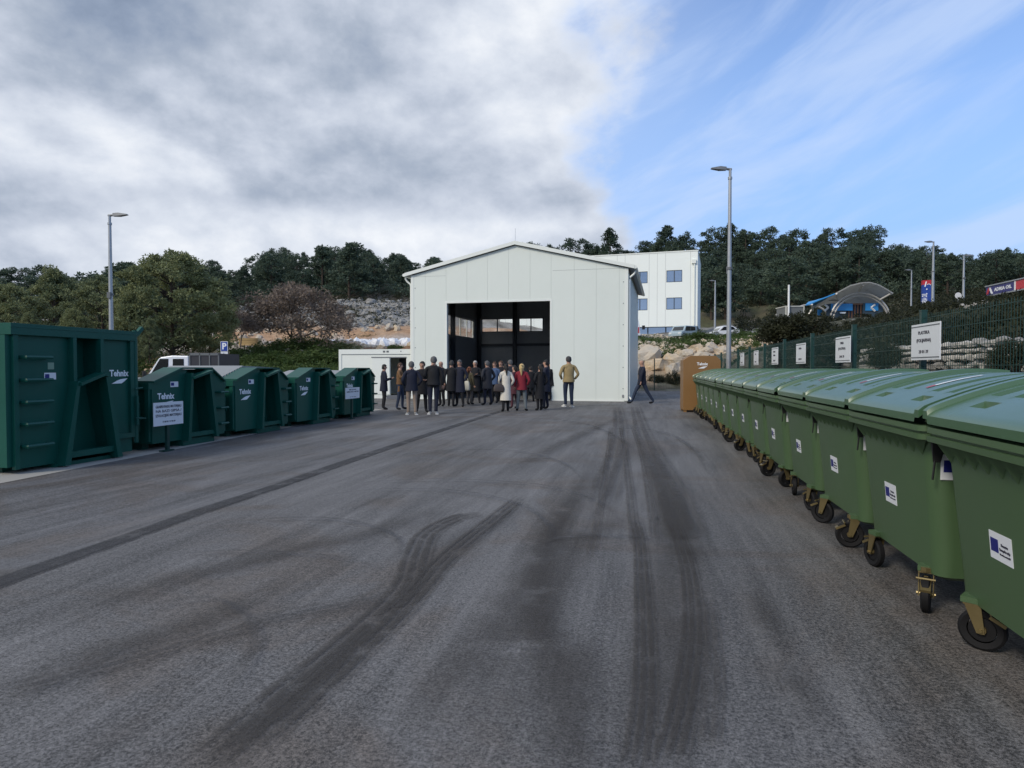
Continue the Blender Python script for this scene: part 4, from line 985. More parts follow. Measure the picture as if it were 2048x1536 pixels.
# ------------------------------------------------------------------ vehicles, far signs, pavilion
def leaf_mat(name, a, b_, rough=.6, trans=.32):
    m = bpy.data.materials.new(name); m.use_nodes = True; t = m.node_tree; t.nodes.clear(); q = G(t)
    bs = N(t, 'ShaderNodeBsdfPrincipled'); o = N(t, 'ShaderNodeOutputMaterial')
    oi = N(t, 'ShaderNodeObjectInfo').outputs['Random']; c = N(t, 'ShaderNodeTexCoord').outputs['Object']
    n1 = q.noise(c, 1.1, 4, .6); n2 = q.noise(c, 9, 2, .6)
    f = q.m('ADD', q.m('MULTIPLY', q.step(n1, .35, .65), .5), q.m('ADD', q.m('MULTIPLY', oi, .3), q.m('MULTIPLY', n2, .25)), clamp=True)
    t.links.new(q.mix(f, (*a, 1), (*b_, 1)), bs.inputs['Base Color']); bs.inputs['Roughness'].default_value = rough; bs.inputs['Specular IOR Level'].default_value = .25
    tr = N(t, 'ShaderNodeBsdfTranslucent'); t.links.new(q.mix(f, (*a, 1), (*b_, 1)), tr.inputs[0]); mx = N(t, 'ShaderNodeMixShader'); mx.inputs[0].default_value = trans
    t.links.new(bs.outputs[0], mx.inputs[1]); t.links.new(tr.outputs[0], mx.inputs[2]); t.links.new(mx.outputs[0], o.inputs[0]); return m
carglass = mat('car_glass', (.015, .018, .022), .08, 0, .02, spec=.9)
def wheels(t_, xs, ys, r, w=.2):
    for x in xs:
        for y in ys:
            mb = MB(); mb.tube([(x, y-w/2, r), (x, y+w/2, r)], r, 16); wh = part('wheel', mb, black, t_)
            mb = MB(); mb.tube([(x, y-w/2-.01, r), (x, y+w/2+.01, r)], r*.55, 12); part('rim', mb, steel, wh)
def truck():          # double-cab tipper; x runs from nose (0) to tail, seen from its left side
    d = 27.0; p = at(283, d); z_b = zv(712, d)-2.25
    t_ = thing('parked_truck', 'white double-cab light truck with dark tarpaulin load bed, parked behind the green containers', 'truck', (p.x, p.y, 0), YAW*.9)
    k = d/FOC; H_ = zv(712, d); X = lambda u: (u-283)*k
    cab = [(X(276), .5), (X(378), .5), (X(378), H_), (X(345), H_+.02), (X(322), H_-.05), (X(318), H_-.10), (X(296), H_-.78), (X(280), H_-.92), (X(274), H_-1.1)]
    mb = MB(); mb.xz(cab, 0, 1.95); part('cab', mb, mat('van_white', (.72, .75, .80), .3), t_, bevel=.04)
    mb = MB(); mb.xz([(X(299), H_-.86), (X(337), H_-.80), (X(338), H_-.12), (X(321), H_-.12)], -.012, -.002); part('side_window', mb, carglass, t_)
    mb = MB(); mb.xz([(X(346), H_-.74), (X(369), H_-.74), (X(369), H_-.12), (X(347), H_-.12)], -.012, -.002); part('side_window', mb, carglass, t_)
    mb = MB(); mb.add([(X(297)-.02, .12, H_-.76), (X(297)-.02, 1.83, H_-.76), (X(318)-.03, 1.75, H_-.12), (X(318)-.03, .2, H_-.12)], [(0, 3, 2, 1)]); part('windscreen', mb, carglass, t_)
    mb = MB(); mb.box(X(291), X(294), -.25, -.05, H_-.95, H_-.62); part('mirror', mb, black, t_)
    mb = MB(); mb.box(X(379), X(439), .05, 1.95, .95, zv(707, d)); mb2 = part('load_bed', mb, mat('tarpaulin_dark', (.022, .024, .035), .6, 0, .3, 3), t_)
    mb = MB()
    for u in (379, 399, 419, 437): mb.box(X(u), X(u)+.05, .02, .048, .95, zv(706, d))
    mb.box(X(379), X(439), .02, .048, zv(711, d), zv(706, d)); part('bed_rail', mb, mat('mid_grey', (.12, .13, .14), .6), t_)
    mb = MB(); mb.box(X(378), X(470), .2, 1.8, .55, .7); part('chassis', mb, black, t_)
    wheels(t_, (X(300), X(425)), (.15, 1.8), .36)
truck()
def parking():
    d = 31.0; p = at(449, d); t_ = thing('parking_sign', 'blue square parking sign with a white letter and a small disabled panel beneath', 'sign', (p.x, p.y, 0), YAW)
    z1, z0, zq = zv(683, d), zv(704, d), zv(715, d); w = 14.5/FOC*d
    mb = MB(); mb.tube([(0, .04, 0), (0, .04, z1-.05)], .03, 8); part('post', mb, steel, t_)
    mb = MB(); mb.box(-w/2, w/2, 0, .015, z0+.02, z1); pl = part('plate', mb, white, t_)
    mb = MB(); mb.box(-w/2+.02, w/2-.02, -.004, -.001, z0+.04, z1-.02); part('blue_field', mb, mat('sign_blue', (.01, .05, .30), .4), pl)
    text('P', .42, pl, (0, -.006, (z0+z1)/2+.01), wink, .012)
    mb = MB(); mb.box(-w/2, w/2, 0, .015, zq, z0); p2 = part('lower_plate', mb, signw, t_)
    mb = MB(); n = 12
    mb.tube([(.03*cos(2*pi*k/n)-.01, -.006, (zq+z0)/2-.02+.05*sin(2*pi*k/n)) for k in range(9, 20)], .008, 4); mb.box(-.03, -.015, -.008, -.001, (zq+z0)/2-.02, (zq+z0)/2+.06); mb.ball((-.02, -.006, (zq+z0)/2+.08), .015, 6, 4)
    part('wheelchair_symbol', mb, ink, p2)
parking()
def car(name, label, loc, rz, L, H_, col, suv=False, cat='car'):
    t_ = thing(name, label, cat, loc, rz); Wc = 1.75; cm = mat('car_'+col[0], col[1], .25, .1, .02)
    b0, b1 = .28, H_*.58
    if suv: prof = [(0, b0), (L, b0), (L, b1+.1), (L-.15, H_), (L*.28, H_), (L*.17, b1+.05), (.08, b1-.08), (0, b1-.25)]
    else: prof = [(0, b0), (L, b0), (L, b1+.12), (L-.25, b1+.2), (L-.75, H_), (L*.42, H_), (L*.24, b1), (.12, b1-.15), (0, b1-.32)]
    mb = MB(); mb.xz(prof, 0, Wc); part('body', mb, cm, t_, bevel=.05)
    g0 = L*.27 if not suv else L*.2
    mb = MB()
    for y in (-.012, Wc+.002):
        yy = (y, y+.01)
        mb.xz([(g0+.12, b1+.02), (L*.56, b1+.06), (L*.56, H_-.09), (L*.44 if not suv else L*.3, H_-.09)], *yy); mb.xz([(L*.575, b1+.06), (L-.42, b1+.12), (L-.72 if not suv else L-.45, H_-.09), (L*.575, H_-.09)], *yy)
    part('side_window', mb, carglass, t_)
    mb = MB(); xa, xb = (L*.24, L*.42) if not suv else (L*.17, L*.28); za, zb = (b1, H_) if not suv else (b1+.05, H_)
    mb.add([(xa-.008, .15, za+.05), (xa-.008, Wc-.15, za+.05), (xb-.03, Wc-.22, zb-.06), (xb-.03, .22, zb-.06)], [(0, 3, 2, 1)]); part('windscreen', mb, carglass, t_)
    for y in (.25, Wc-.25):
        mb = MB(); mb.box(-.012, .02, y-.18, y+.18, b1-.30, b1-.17); part('headlight', mb, mat('lamp_glass', (.7, .72, .72), .15), t_)
        mb = MB(); mb.box(L-.02, L+.012, y-.12, y+.12, b1-.12, b1+.08); part('tail_light', mb, red, t_)
    wheels(t_, (L*.19, L*.8), (.1, Wc-.1), .32)
    return t_
p = at(1422, 66); z = zv(675, 66)
car('parked_car', 'white parked hatchback behind the scrub, right of the white building', (p.x, p.y, z), YAW+radians(4), 3.0, 1.2, ('white', (.75, .77, .80)))
for x_, y_, z_ in ():
    pass
p = at(1362, 70); z = zv(677, 70)
car('parked_suv', 'pale blue-grey four-wheel-drive car at the corner of the white building', (p.x, p.y, z), YAW+radians(38), 2.9, 1.45, ('pale', (.35, .44, .48)), True)
def bigvan():
    d = 66; p = at(1256, d); t_ = thing('delivery_truck', 'white box truck seen from behind with red tail light, beside the hall roof edge', 'truck', (p.x, p.y, zv(680, d)), YAW)
    k = d/FOC; h = (676-629)*k
    mb = MB(); mb.xz([(-1, .45), (25*k, .45), (23*k, h*.62), (18*k, h), (-1, h)], 0, 3.5); part('cargo_box', mb, mat('van_white', (.72, .75, .80), .3), t_, bevel=.05)
    mb = MB(); mb.box(19.5*k, 22*k, -.03, -.005, .7, 1.3); part('tail_light', mb, red, t_)
    mb = MB(); mb.box(-1, 27*k, .1, 3.4, .25, .44); part('bumper', mb, black, t_)
    mb = MB(); mb.box(25*k+.25, 25*k+.5, .3, .6, 1.1, 1.5); part('mirror', mb, black, t_); wheels(t_, (.3,), (.2, 2.8), .4)
bigvan()
def pavilion():
    d = 72.0; k = d/FOC; c = at(1692, d); z0 = zv(642, d)
    t_ = thing('arched_pavilion', 'pavilion with a curved white canopy over tubular arches and blue chevron walls', 'building', (c.x, c.y, z0), YAW)
    X = lambda u: (u-1692)*k; Z = lambda v: (642-v)*k
    grey = mat('arch_tube', (.52, .50, .47), .4, .3); skin = leaf_mat('canopy_membrane', (.50, .50, .48), (.58, .58, .56), .5, .6); blue = mat('wall_blue', (.03, .26, .62), .5); slate = mat('wall_slate', (.035, .06, .085), .6)
    # arches, set one behind the other and stepping to the left
    for i, (cx_, r, y, n_) in enumerate(((1719, 59, 0, 1), (1722, 54, .25, 1), (1694, 52, 3.5, 1), (1674, 48, 7, 1), (1658, 42, 10.5, 1))):
        mb = MB(); pts = []
        for j in range(25):
            a = pi*j/24; pts.append((X(cx_+r*1.02*cos(a)), y, Z(642) + (r*.93*k)*sin(a)))
        mb.tube(pts, .10, 6); part('arch', mb, grey, t_)
    # canopy: a curved sheet, high in the middle, drooping blue tail on the left
    def curve(t):  # t 0..1 from left tail to right tip
        u = 1614+(1772-1614)*t; v = {0: 609, .12: 600, .3: 588, .45: 574, .6: 568, .7: 567, .8: 571, .9: 579, 1: 589}
        ks = sorted(v); 
        for a, b_ in zip(ks, ks[1:]):
            if t <= b_: return u, v[a]+(v[b_]-v[a])*(t-a)/(b_-a)
        return u, 589
    n = 24; mb = MB()
    for side in (0,):
        rows = []
        for j, (yy, dz) in enumerate(((-1.2, -.0), (.8, -.35), (3, -.95), (6, -1.5))):
            rows.append([(X(curve(i/n)[0])+yy*min(1, i/n*2.2+.1)*.0, yy*min(1, i/n*2.2+.1), Z(curve(i/n)[1])+dz*min(1, max(0, (i/n-.15)*4))) for i in range(n+1)])
        vs = [p for r in rows for p in r]; m_ = n+1
        fs = [(j*m_+i, j*m_+i+1, (j+1)*m_+i+1, (j+1)*m_+i) for j in range(3) for i in range(n)]
        mis = [1 if i < 7 else 0 for j in range(3) for i in range(n)]
        for f, mi in zip(fs, mis): mb.add([vs[q] for q in f], [(0, 1, 2, 3)], mi)
    me = mb.mesh('canopy', [skin, blue]); cp = obj('canopy', me, t_); sm = cp.modifiers.new('thickness', 'SOLIDIFY'); sm.thickness = .12
    mb = MB()
    for u, v, u2, v2 in ((1714, 573, 1714, 584), (1768, 590, 1756, 600), (1662, 590, 1672, 600), (1614, 611, 1622, 622)): mb = MB(); mb.tube([(X(u), -1, Z(v)), (X(u2), -.2, Z(v2))], .11, 5); part('strut', mb, grey, t_)
    mb = MB(); mb.box(X(1662), X(1700), 1, 1.3, 0, Z(607)); mb.box(X(1734), X(1774), 1, 1.3, 0, Z(605)); part('side_wall', mb, slate, t_)
    mb = MB(); mb.box(X(1668), X(1712), .9, .98, Z(620), Z(606)); mb.box(X(1738), X(1764), .9, .98, Z(620), Z(605)); mb.box(X(1620), X(1626), 3, 3.2, Z(640), Z(632)); mb.box(X(1652), X(1660), 2, 2.2, Z(628), Z(616))
    part('blue_panel', mb, blue, t_)
    mb = MB()
    def chev(u, s_):
        for a, b_ in (((u, 608), (u+8*s_, 614)), ((u+8*s_, 614), (u, 621))):
            mb.tube([(X(a[0]), .86, Z(a[1])), (X(b_[0]), .86, Z(b_[1]))], .11, 4)
    chev(1673, 1); chev(1757, -1); chev(1655, 1); mb.box(X(1686), X(1698), .86, .89, Z(626), Z(623)); part('chevron', mb, wink, t_)
    mb = MB()
    for u in range(1700, 1740, 6): mb.box(X(u), X(u)+.09, 1.1, 1.2, 0, Z(608))
    mb.box(X(1698), X(1738), 1.05, 1.25, Z(608), Z(605)); part('door_frame', mb, mat('warm_brown', (.18, .09, .05), .6), t_)
    mb = MB(); mb.box(X(1700), X(1736), 1.5, 1.6, 0, Z(607)); part('door_glass', mb, mat('dim_blue', (.03, .04, .07), .4), t_)
pavilion()
def totem():
    d = 55.0; k = d/FOC; p = at(1851, d); t_ = thing('fuel_totem', 'tall blue advertising column with red top, above the scrub on the right', 'sign', (p.x, p.y, zv(625, d)), YAW-radians(20))
    bl = mat('totem_blue', (.012, .05, .28), .4); rd = mat('totem_red', (.45, .02, .03), .4)
    h = (625-561)*k; w = 15*k
    mb = MB(); mb.box(-w/2, w/2, 0, .5, 0, h*.86); part('column', mb, bl, t_); mb = MB(); mb.box(-w/2, w/2, 0, .5, h*.861, h); part('top_panel', mb, rd, t_)
    mb = MB(); mb.xz([(-w*.3, h*.80), (-w*.14, h*.80), (-w*.02, h*.96), (-w*.14, h*.96)], -.02, -.003); mb.tube([(w*.02, -.01, h*.86), (w*.25, -.01, h*.88), (w*.45, -.01, h*.84)], .03, 4); mb.box(-w*.08, w*.06, -.02, -.003, h*.70, h*.74)
    part('emblem', mb, wink, t_)
    text('ADRIA OIL', .55, t_, (-w*.22, -.01, h*.40), wink, .01, rot=(pi/2, -pi/2, 0), width=h*.4)
    mb = MB(); mb.box(-w*.9, w*.7, -1.2, -.6, 0, 12*k); part('price_box', mb, mat('pale_blue_grey', (.25, .3, .36), .5), t_)
    mb = MB(); mb.ball((-w*1.05, -1.0, .25), .12, 8, 5); mb.ball((w*.45, -1.25, .35), .1, 8, 5); part('lamp_globe', mb, mat('globe_cream', (.8, .75, .6), .4), t_)
totem()
def canopy_sign():
    d = 36.0; p0 = at(1969, d*1.10); z0 = zv(592.5, d*1.10); p1 = at(2240, d*.80)
    v = p1-p0; L = v.length; h = 17.5/FOC*d*1.10
    t_ = thing('fuel_station_canopy', 'blue and red fuel station canopy edge with white lettering, at the right edge', 'canopy', (p0.x, p0.y, z0), atan2(v.y, v.x))
    n = Vector((-v.y, v.x, 0)).normalized()
    def X(u): dd = cam_dir(u, 600); kk = p0.dot(n)/dd.dot(n); return (dd*kk-p0).dot(v)/L
    a, b_ = X(2028), X(2031)
    navy = mat('canopy_navy', (.02, .02, .15), .4)
    mb = MB(); mb.box(0, a, 0, 8, 0, h); part('blue_fascia', mb, navy, t_); mb = MB(); mb.box(a, b_, -.01, 8, 0, h); part('white_band', mb, white, t_)
    mb = MB(); mb.box(b_, L, 0, 8, 0, h); part('red_fascia', mb, mat('fascia_red', (.50, .025, .04), .4), t_)
    mb = MB(); mb.box(-.05, L, -.05, 8, -.08, -.001); mb.box(-.05, L, -.05, 8, h+.001, h+.07); part('edge_trim', mb, steel, t_)
    xa, xb = X(1972), X(1986); mb = MB(); mb.xz([(xa+.05, h*.15), (xa+(xb-xa)*.35, h*.15), (xa+(xb-xa)*.62, h*.85), (xa+(xb-xa)*.35, h*.85)], -.03, -.004, 0); mb.xz([(xa+(xb-xa)*.62, h*.85), (xa+(xb-xa)*.42, h*.85), (xa+(xb-xa)*.78, h*.12), (xb, h*.12)], -.03, -.004, 1)
    part('emblem', mb, [mat('totem_red', (.45, .02, .03), .4), wink], t_)
    text('ADRIA OIL', h*.5, t_, ((X(1988)+X(2023))/2, -.006, h*.5), wink, .012, width=(X(2023)-X(1988)))
    for x in (3, 9): mb = MB(); mb.tube([(x, 4, -5), (x, 4, 0)], .2, 8); part('pillar', mb, steel, t_)
canopy_sign()
def round_sign():
    d = 40; p = at(1913.5, d); t_ = thing('round_sign', 'round pale road sign seen from behind, above the scrub', 'sign', (p.x, p.y, zv(612, d)), YAW)
    mb = MB(); mb.tube([(0, 0, 0), (0, 0, 20/FOC*d)], .03, 6); part('post', mb, steel, t_)
    mb = MB(); mb.tube([(0, -.03, 20/FOC*d), (0, -.01, 20/FOC*d)], 6.5/FOC*d, 20); part('disc', mb, mat('sign_back', (.75, .75, .74), .5), t_)
round_sign()
def hut():
    d = 58; k = d/FOC; p = at(1570, d); t_ = thing('service_hut', 'low grey hut with a pale frame and a thick white pole, behind the bush', 'hut', (p.x, p.y, zv(640, d)), YAW)
    mb = MB(); mb.box(0, 36*k, 0, 2, 0, 26*k); part('wall', mb, mat('hut_grey', (.13, .14, .14), .7), t_)
    mb = MB(); mb.box(-.05, 37*k, -.06, 2.1, 26*k, 28*k); mb.box(-.05, .08, -.06, -.003, 0, 26*k); mb.box(35*k, 37*k, -.06, -.003, 0, 26*k); part('frame', mb, mat('pale_frame', (.5, .5, .45), .6), t_)
    mb = MB(); mb.tube([(4*k, -.2, 0), (4*k, -.2, (640-571)*k)], .09, 8); part('pole', mb, white, t_)
hut()

# ------------------------------------------------------------------ people
skinm = mat('skin', (.42, .24, .17), .55, 0, .05); soles = mat('white_soles', (.6, .6, .58), .6)
def cloth(name, c): return mat('cloth_'+name, c, .85, 0, .22, 9, .25, 60)
BLK = ('black', (.005, .0055, .008)); NVY = ('navy', (.008, .011, .026)); DGR = ('charcoal', (.018, .020, .028)); BRN = ('brown', (.16, .085, .035)); OLV = ('olive', (.065, .055, .028))
KHK = ('khaki', (.26, .20, .155)); CRM = ('cream', (.62, .58, .50)); RED_ = ('dark_red', (.20, .012, .025)); GRY = ('grey', (.12, .14, .15)); TAN = ('tan', (.30, .225, .105)); JNS = ('denim', (.018, .030, .060)); BLU = ('blue', (.05, .09, .18)); MRN = ('maroon', (.07, .02, .03)); GBR = ('grey_brown', (.11, .095, .085))
HAIR = {'dark': (.012, .010, .009), 'grey': (.085, .085, .085), 'white': (.42, .40, .37), 'brown': (.07, .035, .018), 'auburn': (.14, .045, .015), 'blonde': (.50, .36, .16), 'bald': None, 'darkgrey': (.03, .03, .03)}
def hand_mesh():
    mb = MB(); mb.loft([[(.018*cos(a)*1.5, .012*sin(a), z) for a in [2*pi*k/8 for k in range(8)]] for z in (.0,)] + [[(.028*cos(a)*1.3, .013*sin(a), z) for a in [2*pi*k/8 for k in range(8)]] for z in (-.03, -.075)])
    for i, (x, l) in enumerate(((-.028, .055), (-.01, .065), (.009, .062), (.027, .048))):
        mb.tube([(x, 0, -.07), (x*1.05, .010, -.07-l*.5), (x*1.05, .030, -.07-l*.9)], [.0095, .009, .007], 6)
    mb.tube([(-.03, .0, -.02), (-.055, .012, -.045), (-.058, .026, -.07)], [.011, .010, .008], 6)
    return mb.mesh('hand', skinm)
HAND = hand_mesh()
def person(u, v, vt, face, top, leg, hair, label, arms='down', hem=.82, coat=None, shoe='dark', woman=False, walk=0.0, depth=None, group=None, zbase=0.0):
    p = gp(u, v) if depth is None else at(u, depth); rp = random.Random(int(u*7+v)); fa, fb, hx = rp.uniform(.6, 1.35), rp.uniform(-.09, .09), rp.uniform(-.018, .018)
    d = -p.x*sin(YAW)+p.y*cos(YAW)
    hgt = (v-vt)/FOC*d if depth is None else vt
    s = hgt/1.78; sh = .175 if woman else .20
    V = {}; E = []
    def j(n, x, y, z, r): V[n] = (x, y, z, r)
    st = .10; lw = walk
    j('pel', 0, 0, .96, .135); j('wai', 0, .0, 1.10, .125 if not woman else .11); j('che', 0, .01, 1.28, .145); j('shc', 0, -.005, 1.42, .11); j('nk', 0, .0, 1.515, .058); j('hd0', hx*.5, .02, 1.60, .078); j('hd1', hx, .02, 1.69, .082); j('hd2', hx, .015, 1.745, .05)
    chain = ['pel', 'wai', 'che', 'shc', 'nk', 'hd0', 'hd1', 'hd2']; E += list(zip(chain, chain[1:]))
    for sg, nm in ((-1, 'l'), (1, 'r')):
        w_ = lw*sg + (fb*sg if not lw else 0); fo = fa
        j('hp'+nm, sg*.095, 0, .90, .10); j('kn'+nm, sg*.105*(.5+.5*fo), .03+w_*.6*(.4 if lw else 1), .50+abs(lw)*.02, .068); j('an'+nm, sg*.12*fo, -.02+w_*(.5 if lw else 1), .10, .050); j('ft'+nm, sg*.13*fo, .03+w_*(.5 if lw else 1), .05, .048); j('to'+nm, sg*(.13*fo+.025), .155+w_*(.5 if lw else 1), .038, .040)
        E += [('pel', 'hp'+nm), ('hp'+nm, 'kn'+nm), ('kn'+nm, 'an'+nm), ('an'+nm, 'ft'+nm), ('ft'+nm, 'to'+nm)]
        am = arms if isinstance(arms, str) else arms[0 if sg < 0 else 1]
        j('sh'+nm, sg*(sh-.01), -.01, 1.405, .068)
        if am == 'down': el, wr = (sg*(sh+.055), -.03, 1.14), (sg*(sh+.06), .04, .89)
        elif am == 'swing': el, wr = (sg*(sh+.04), -.10*sg, 1.14), (sg*(sh+.04), -.05*sg+.06, .90)
        elif am == 'pocket': el, wr = (sg*(sh+.10), -.07, 1.14), (sg*(sh+.005), .05, .96)
        elif am == 'fold': el, wr = (sg*(sh+.06), .04, 1.14), (-sg*.02, .20, 1.17+.02*sg)
        elif am == 'front': el, wr = (sg*(sh+.05), -.01, 1.14), (sg*.10, .26, 1.12)
        elif am == 'up': el, wr = (sg*(sh+.06), .10, 1.20), (sg*.08, .26, 1.42)
        elif am == 'phone': el, wr = (sg*(sh+.05), .02, 1.14), (sg*.06, .30, 1.22)
        elif am == 'side': el, wr = (sg*(sh+.10), .02, 1.16), (sg*(sh+.18), .24, 1.12)
        j('el'+nm, *el, .052); j('wr'+nm, *wr, .036)
        E += [('shc', 'sh'+nm), ('sh'+nm, 'el'+nm), ('el'+nm, 'wr'+nm)]
    names = list(V); me = bpy.data.meshes.new('body'); me.from_pydata([V[n][:3] for n in names], [(names.index(a), names.index(b_)) for a, b_ in E], [])
    ob = bpy.data.objects.new('tmp', me); COL.objects.link(ob)
    sk = ob.modifiers.new('skin', 'SKIN'); sk.use_smooth_shade = True; ob.modifiers.new('sub', 'SUBSURF').levels = 2
    for i, n in enumerate(names):
        q = me.skin_vertices[0].data[i]; q.radius = (V[n][3],)*2
        if n in ('che', 'shc', 'wai', 'pel'): q.radius = (V[n][3]*(1.15), V[n][3]*.82)
        if n in ('hd0', 'hd1'): q.radius = (V[n][3], V[n][3]*1.12)
        q.use_root = (n == 'pel')
    bpy.context.view_layer.update()
    bm_ = bpy.data.meshes.new_from_object(ob.evaluated_get(bpy.context.evaluated_depsgraph_get())); bpy.data.objects.remove(ob)
    tm, lm = cloth(*top), cloth(*leg); shm = cloth(*BLK) if shoe == 'dark' else soles
    for m_ in (skinm, tm, lm, shm): bm_.materials.append(m_)
    hd = .60 if False else hem
    for f in bm_.polygons:
        z = f.center.z; f.material_index = 0 if z > 1.50 else 1 if z > hem or abs(f.center.x) > .17 and z > .7 else 2 if z > .085 else 3
        f.use_smooth = True
    # a light nose and ear shape in the head itself
    for v_ in bm_.vertices:
        if v_.co.z > 1.6 and v_.co.z < 1.66 and abs(v_.co.x) < .02 and v_.co.y > .07: v_.co.y += .02
    root = thing('person', label, 'person', (p.x, p.y, zbase), YAW + radians(face), group or 'people gathered at the hall door')
    bw = rp.uniform(.96, 1.12); root.scale = (s*bw, s*bw, s); root.rotation_euler = (radians(rp.uniform(-2, 2)), radians(rp.uniform(-1.6, 1.6)), root.rotation_euler.z)
    obj('body', bm_, root)
    # face: nose, ears, eyes, mouth
    mb = MB(); mb.add([(-.012, .105, 1.635), (.012, .105, 1.635), (0, .128, 1.64), (0, .102, 1.68)], [(0, 1, 2), (1, 3, 2), (3, 0, 2)]); mb.ball((-.085, .01, 1.655), (.012, .02, .032), 6, 4); mb.ball((.085, .01, 1.655), (.012, .02, .032), 6, 4); obj('face', mb.mesh('face', skinm), root)
    mb = MB(); mb.box(-.042, -.02, .098, .108, 1.672, 1.68); mb.box(.02, .042, .098, .108, 1.672, 1.68); mb.box(-.022, .022, .096, .104, 1.600, 1.606); part('eyes_and_mouth', mb, cloth(*BLK), root)
    if HAIR[hair]:
        hm = mat('hair_'+hair, HAIR[hair], .7, 0, .3, 20, .5, 90)
        mb = MB(); n = 14; rings = []
        for t_ in range(8):
            th_ = .05+(pi*.62)*t_/7; rr = sin(th_)
            ring = []
            for k in range(n):
                a = 2*pi*k/n; back = .5-.5*sin(a)     # sin(a)=-1 is the back
                zz = 1.672+.108*cos(th_) - (.05*back if t_ > 4 else 0)
                y_ = .008+.104*rr*sin(a); 
                if t_ > 4 and sin(a) > .2: zz = max(zz, 1.70)
                ring.append((.092*rr*cos(a)*(1 if t_ < 6 else .97), y_ if sin(a) < .3 or t_ < 5 else .008+.1*sin(a)*.95, zz))
            rings.append(ring)
        mb.loft(rings, caps=(True, False))
        if woman: 
            mb.tube([(0, -.085, 1.70), (0, -.13, 1.62), (0, -.14, 1.50), (.01, -.135, 1.34)], [.05, .05, .045, .015], 8); mb.ball((0, -.05, 1.60), (.085, .06, .09), 10, 6)
        obj('hair', mb.mesh('hair', hm), root)
    for sg, nm in ((-1, 'l'), (1, 'r')):
        am = arms if isinstance(arms, str) else arms[0 if sg < 0 else 1]
        if am == 'pocket': continue
        wx, wy, wz, _ = V['wr'+nm]; ex, ey, ez, _ = V['el'+nm]
        dv_ = Vector((wx-ex, wy-ey, wz-ez)).normalized(); qr = dv_.to_track_quat('-Z', 'Y').to_euler()
        obj('hand', HAND, root, (wx, wy, wz), qr, (sg*-1.0, 1, 1))
    # jacket hem or long coat as its own garment
    hemz = coat or hem; tm2 = tm; mb = MB(); n = 18; rings = []
    ww = .165 if not woman else .15
    for z, kx_, ky_ in ((1.46, .07, .075), (1.42, ww*.98, .10), (1.30, ww*1.10, .135), (1.12, ww*1.02, .13), (.98, ww*1.10, .142), (hemz+.06, ww*(1.14+(.98-hemz)*.35), .145+(.98-hemz)*.07), (hemz, ww*(1.15+(.98-hemz)*.38), .147+(.98-hemz)*.08), (hemz+.004, ww*(1.08+(.98-hemz)*.38), .135+(.98-hemz)*.08), (hemz+.05, ww*.9, .11)):
        if z > .98 or z <= .98:
            rings.append([(kx_*cos(2*pi*k/n)*(1+.02*sin(5*k+z*9)), ky_*sin(2*pi*k/n)*(1+.03*sin(3*k+z*14)), z) for k in range(n)])
    rings = [r_[::-1] for r_ in rings]
    mb.loft(rings, caps=(True, False)); obj('jacket', mb.mesh('jacket', tm2), root)
    mb = MB(); mb.tube([(.062*cos(2*pi*k/10), .0+.062*sin(2*pi*k/10), 1.495+.012*sin(2*pi*k/10)*-1) for k in range(11)], .022, 6, cap=False); obj('collar', mb.mesh('collar', tm2), root)
    if shoe != 'dark':
        mb = MB()
        for nm in 'lr': fx_, fy_2 = V['to'+nm][0], V['to'+nm][1]; mb.box(fx_-.05, fx_+.04, fy_2-.22, fy_2+.045, .002, .03)
        part('shoe_sole', mb, soles, root)
    return root
def bag(par, loc, size, m, name='bag', label='', strap=1.38):
    w, dd, h = size
    mb = MB(); mb.loft([rrect(-w/2*kx, w/2*kx, -dd/2*ky, dd/2*ky, z, .03*kx, 3) for z, kx, ky in ((0, .75, .5), (.04, .98, 1), (h*.5, 1, 1), (h*.85, .8, .7), (h, .5, .3))])
    wp = Vector(par.matrix_basis @ Vector(loc))
    t_ = thing(name, label, 'bag', par.matrix_basis @ Vector(loc), par.rotation_euler.z); part('bag_body', mb, m, t_)
    mb = MB(); mb.tube([(-w*.25, 0, h*.9), (-w*.12, 0, h*1.3), (0, .0, strap-loc[2]), (w*.12, 0, h*1.3), (w*.25, 0, h*.9)], .012, 5); part('strap', mb, m, t_)
DUPL = []
P_ = person
P_(767, 819, 728, -65, NVY, BLK, 'dark', 'person in a long navy hooded coat looking down at a phone, leftmost of the group', ('phone', 'phone'), coat=.72)
P_(800, 819, 725, -95, BRN, JNS, 'brown', 'person in a short brown jacket and dark blue trousers, before the container doorway', 'up', hem=.98, coat=.96)
P_(824, 830, 722, 15, NVY, KHK, 'grey', 'grey-haired person in a navy jacket and beige trousers with pale soles, seen from behind', 'pocket', coat=.80, shoe='white')
P_(843, 824, 722, 190, BLK, BLK, 'dark', 'person in a long black coat holding out a hand, facing the viewer', ('front', 'down'), coat=.62)
P_(866, 829, 712, 5, BLK, NVY, 'grey', 'tall grey-haired person in a black sweater with white-soled shoes, seen from behind', ('front', 'down'), coat=.90, shoe='white')
cm_ = P_(884, 812, 721, 150, BLK, BLK, 'bald', 'person holding a video camera, half hidden behind the tall person in black', 'up', coat=.62)
P_(902, 813, 720, 0, BLK, BLK, 'darkgrey', 'person in a knee-length black coat seen from behind, by the left door edge', 'down', coat=.60)
P_(920, 813, 719, 160, NVY, BLK, 'grey', 'person in a dark navy coat with an orange scarf, near the left door edge', 'pocket', coat=.55)
tw = P_(939, 809, 733, -35, OLV, GBR, 'auburn', 'auburn-haired person in an olive coat carrying a cream tote bag', 'down', coat=.66, woman=True)
P_(952, 806, 721, 175, BLK, BLK, 'white', 'white-haired person with glasses and a black coat, facing the viewer', 'fold', coat=.50)
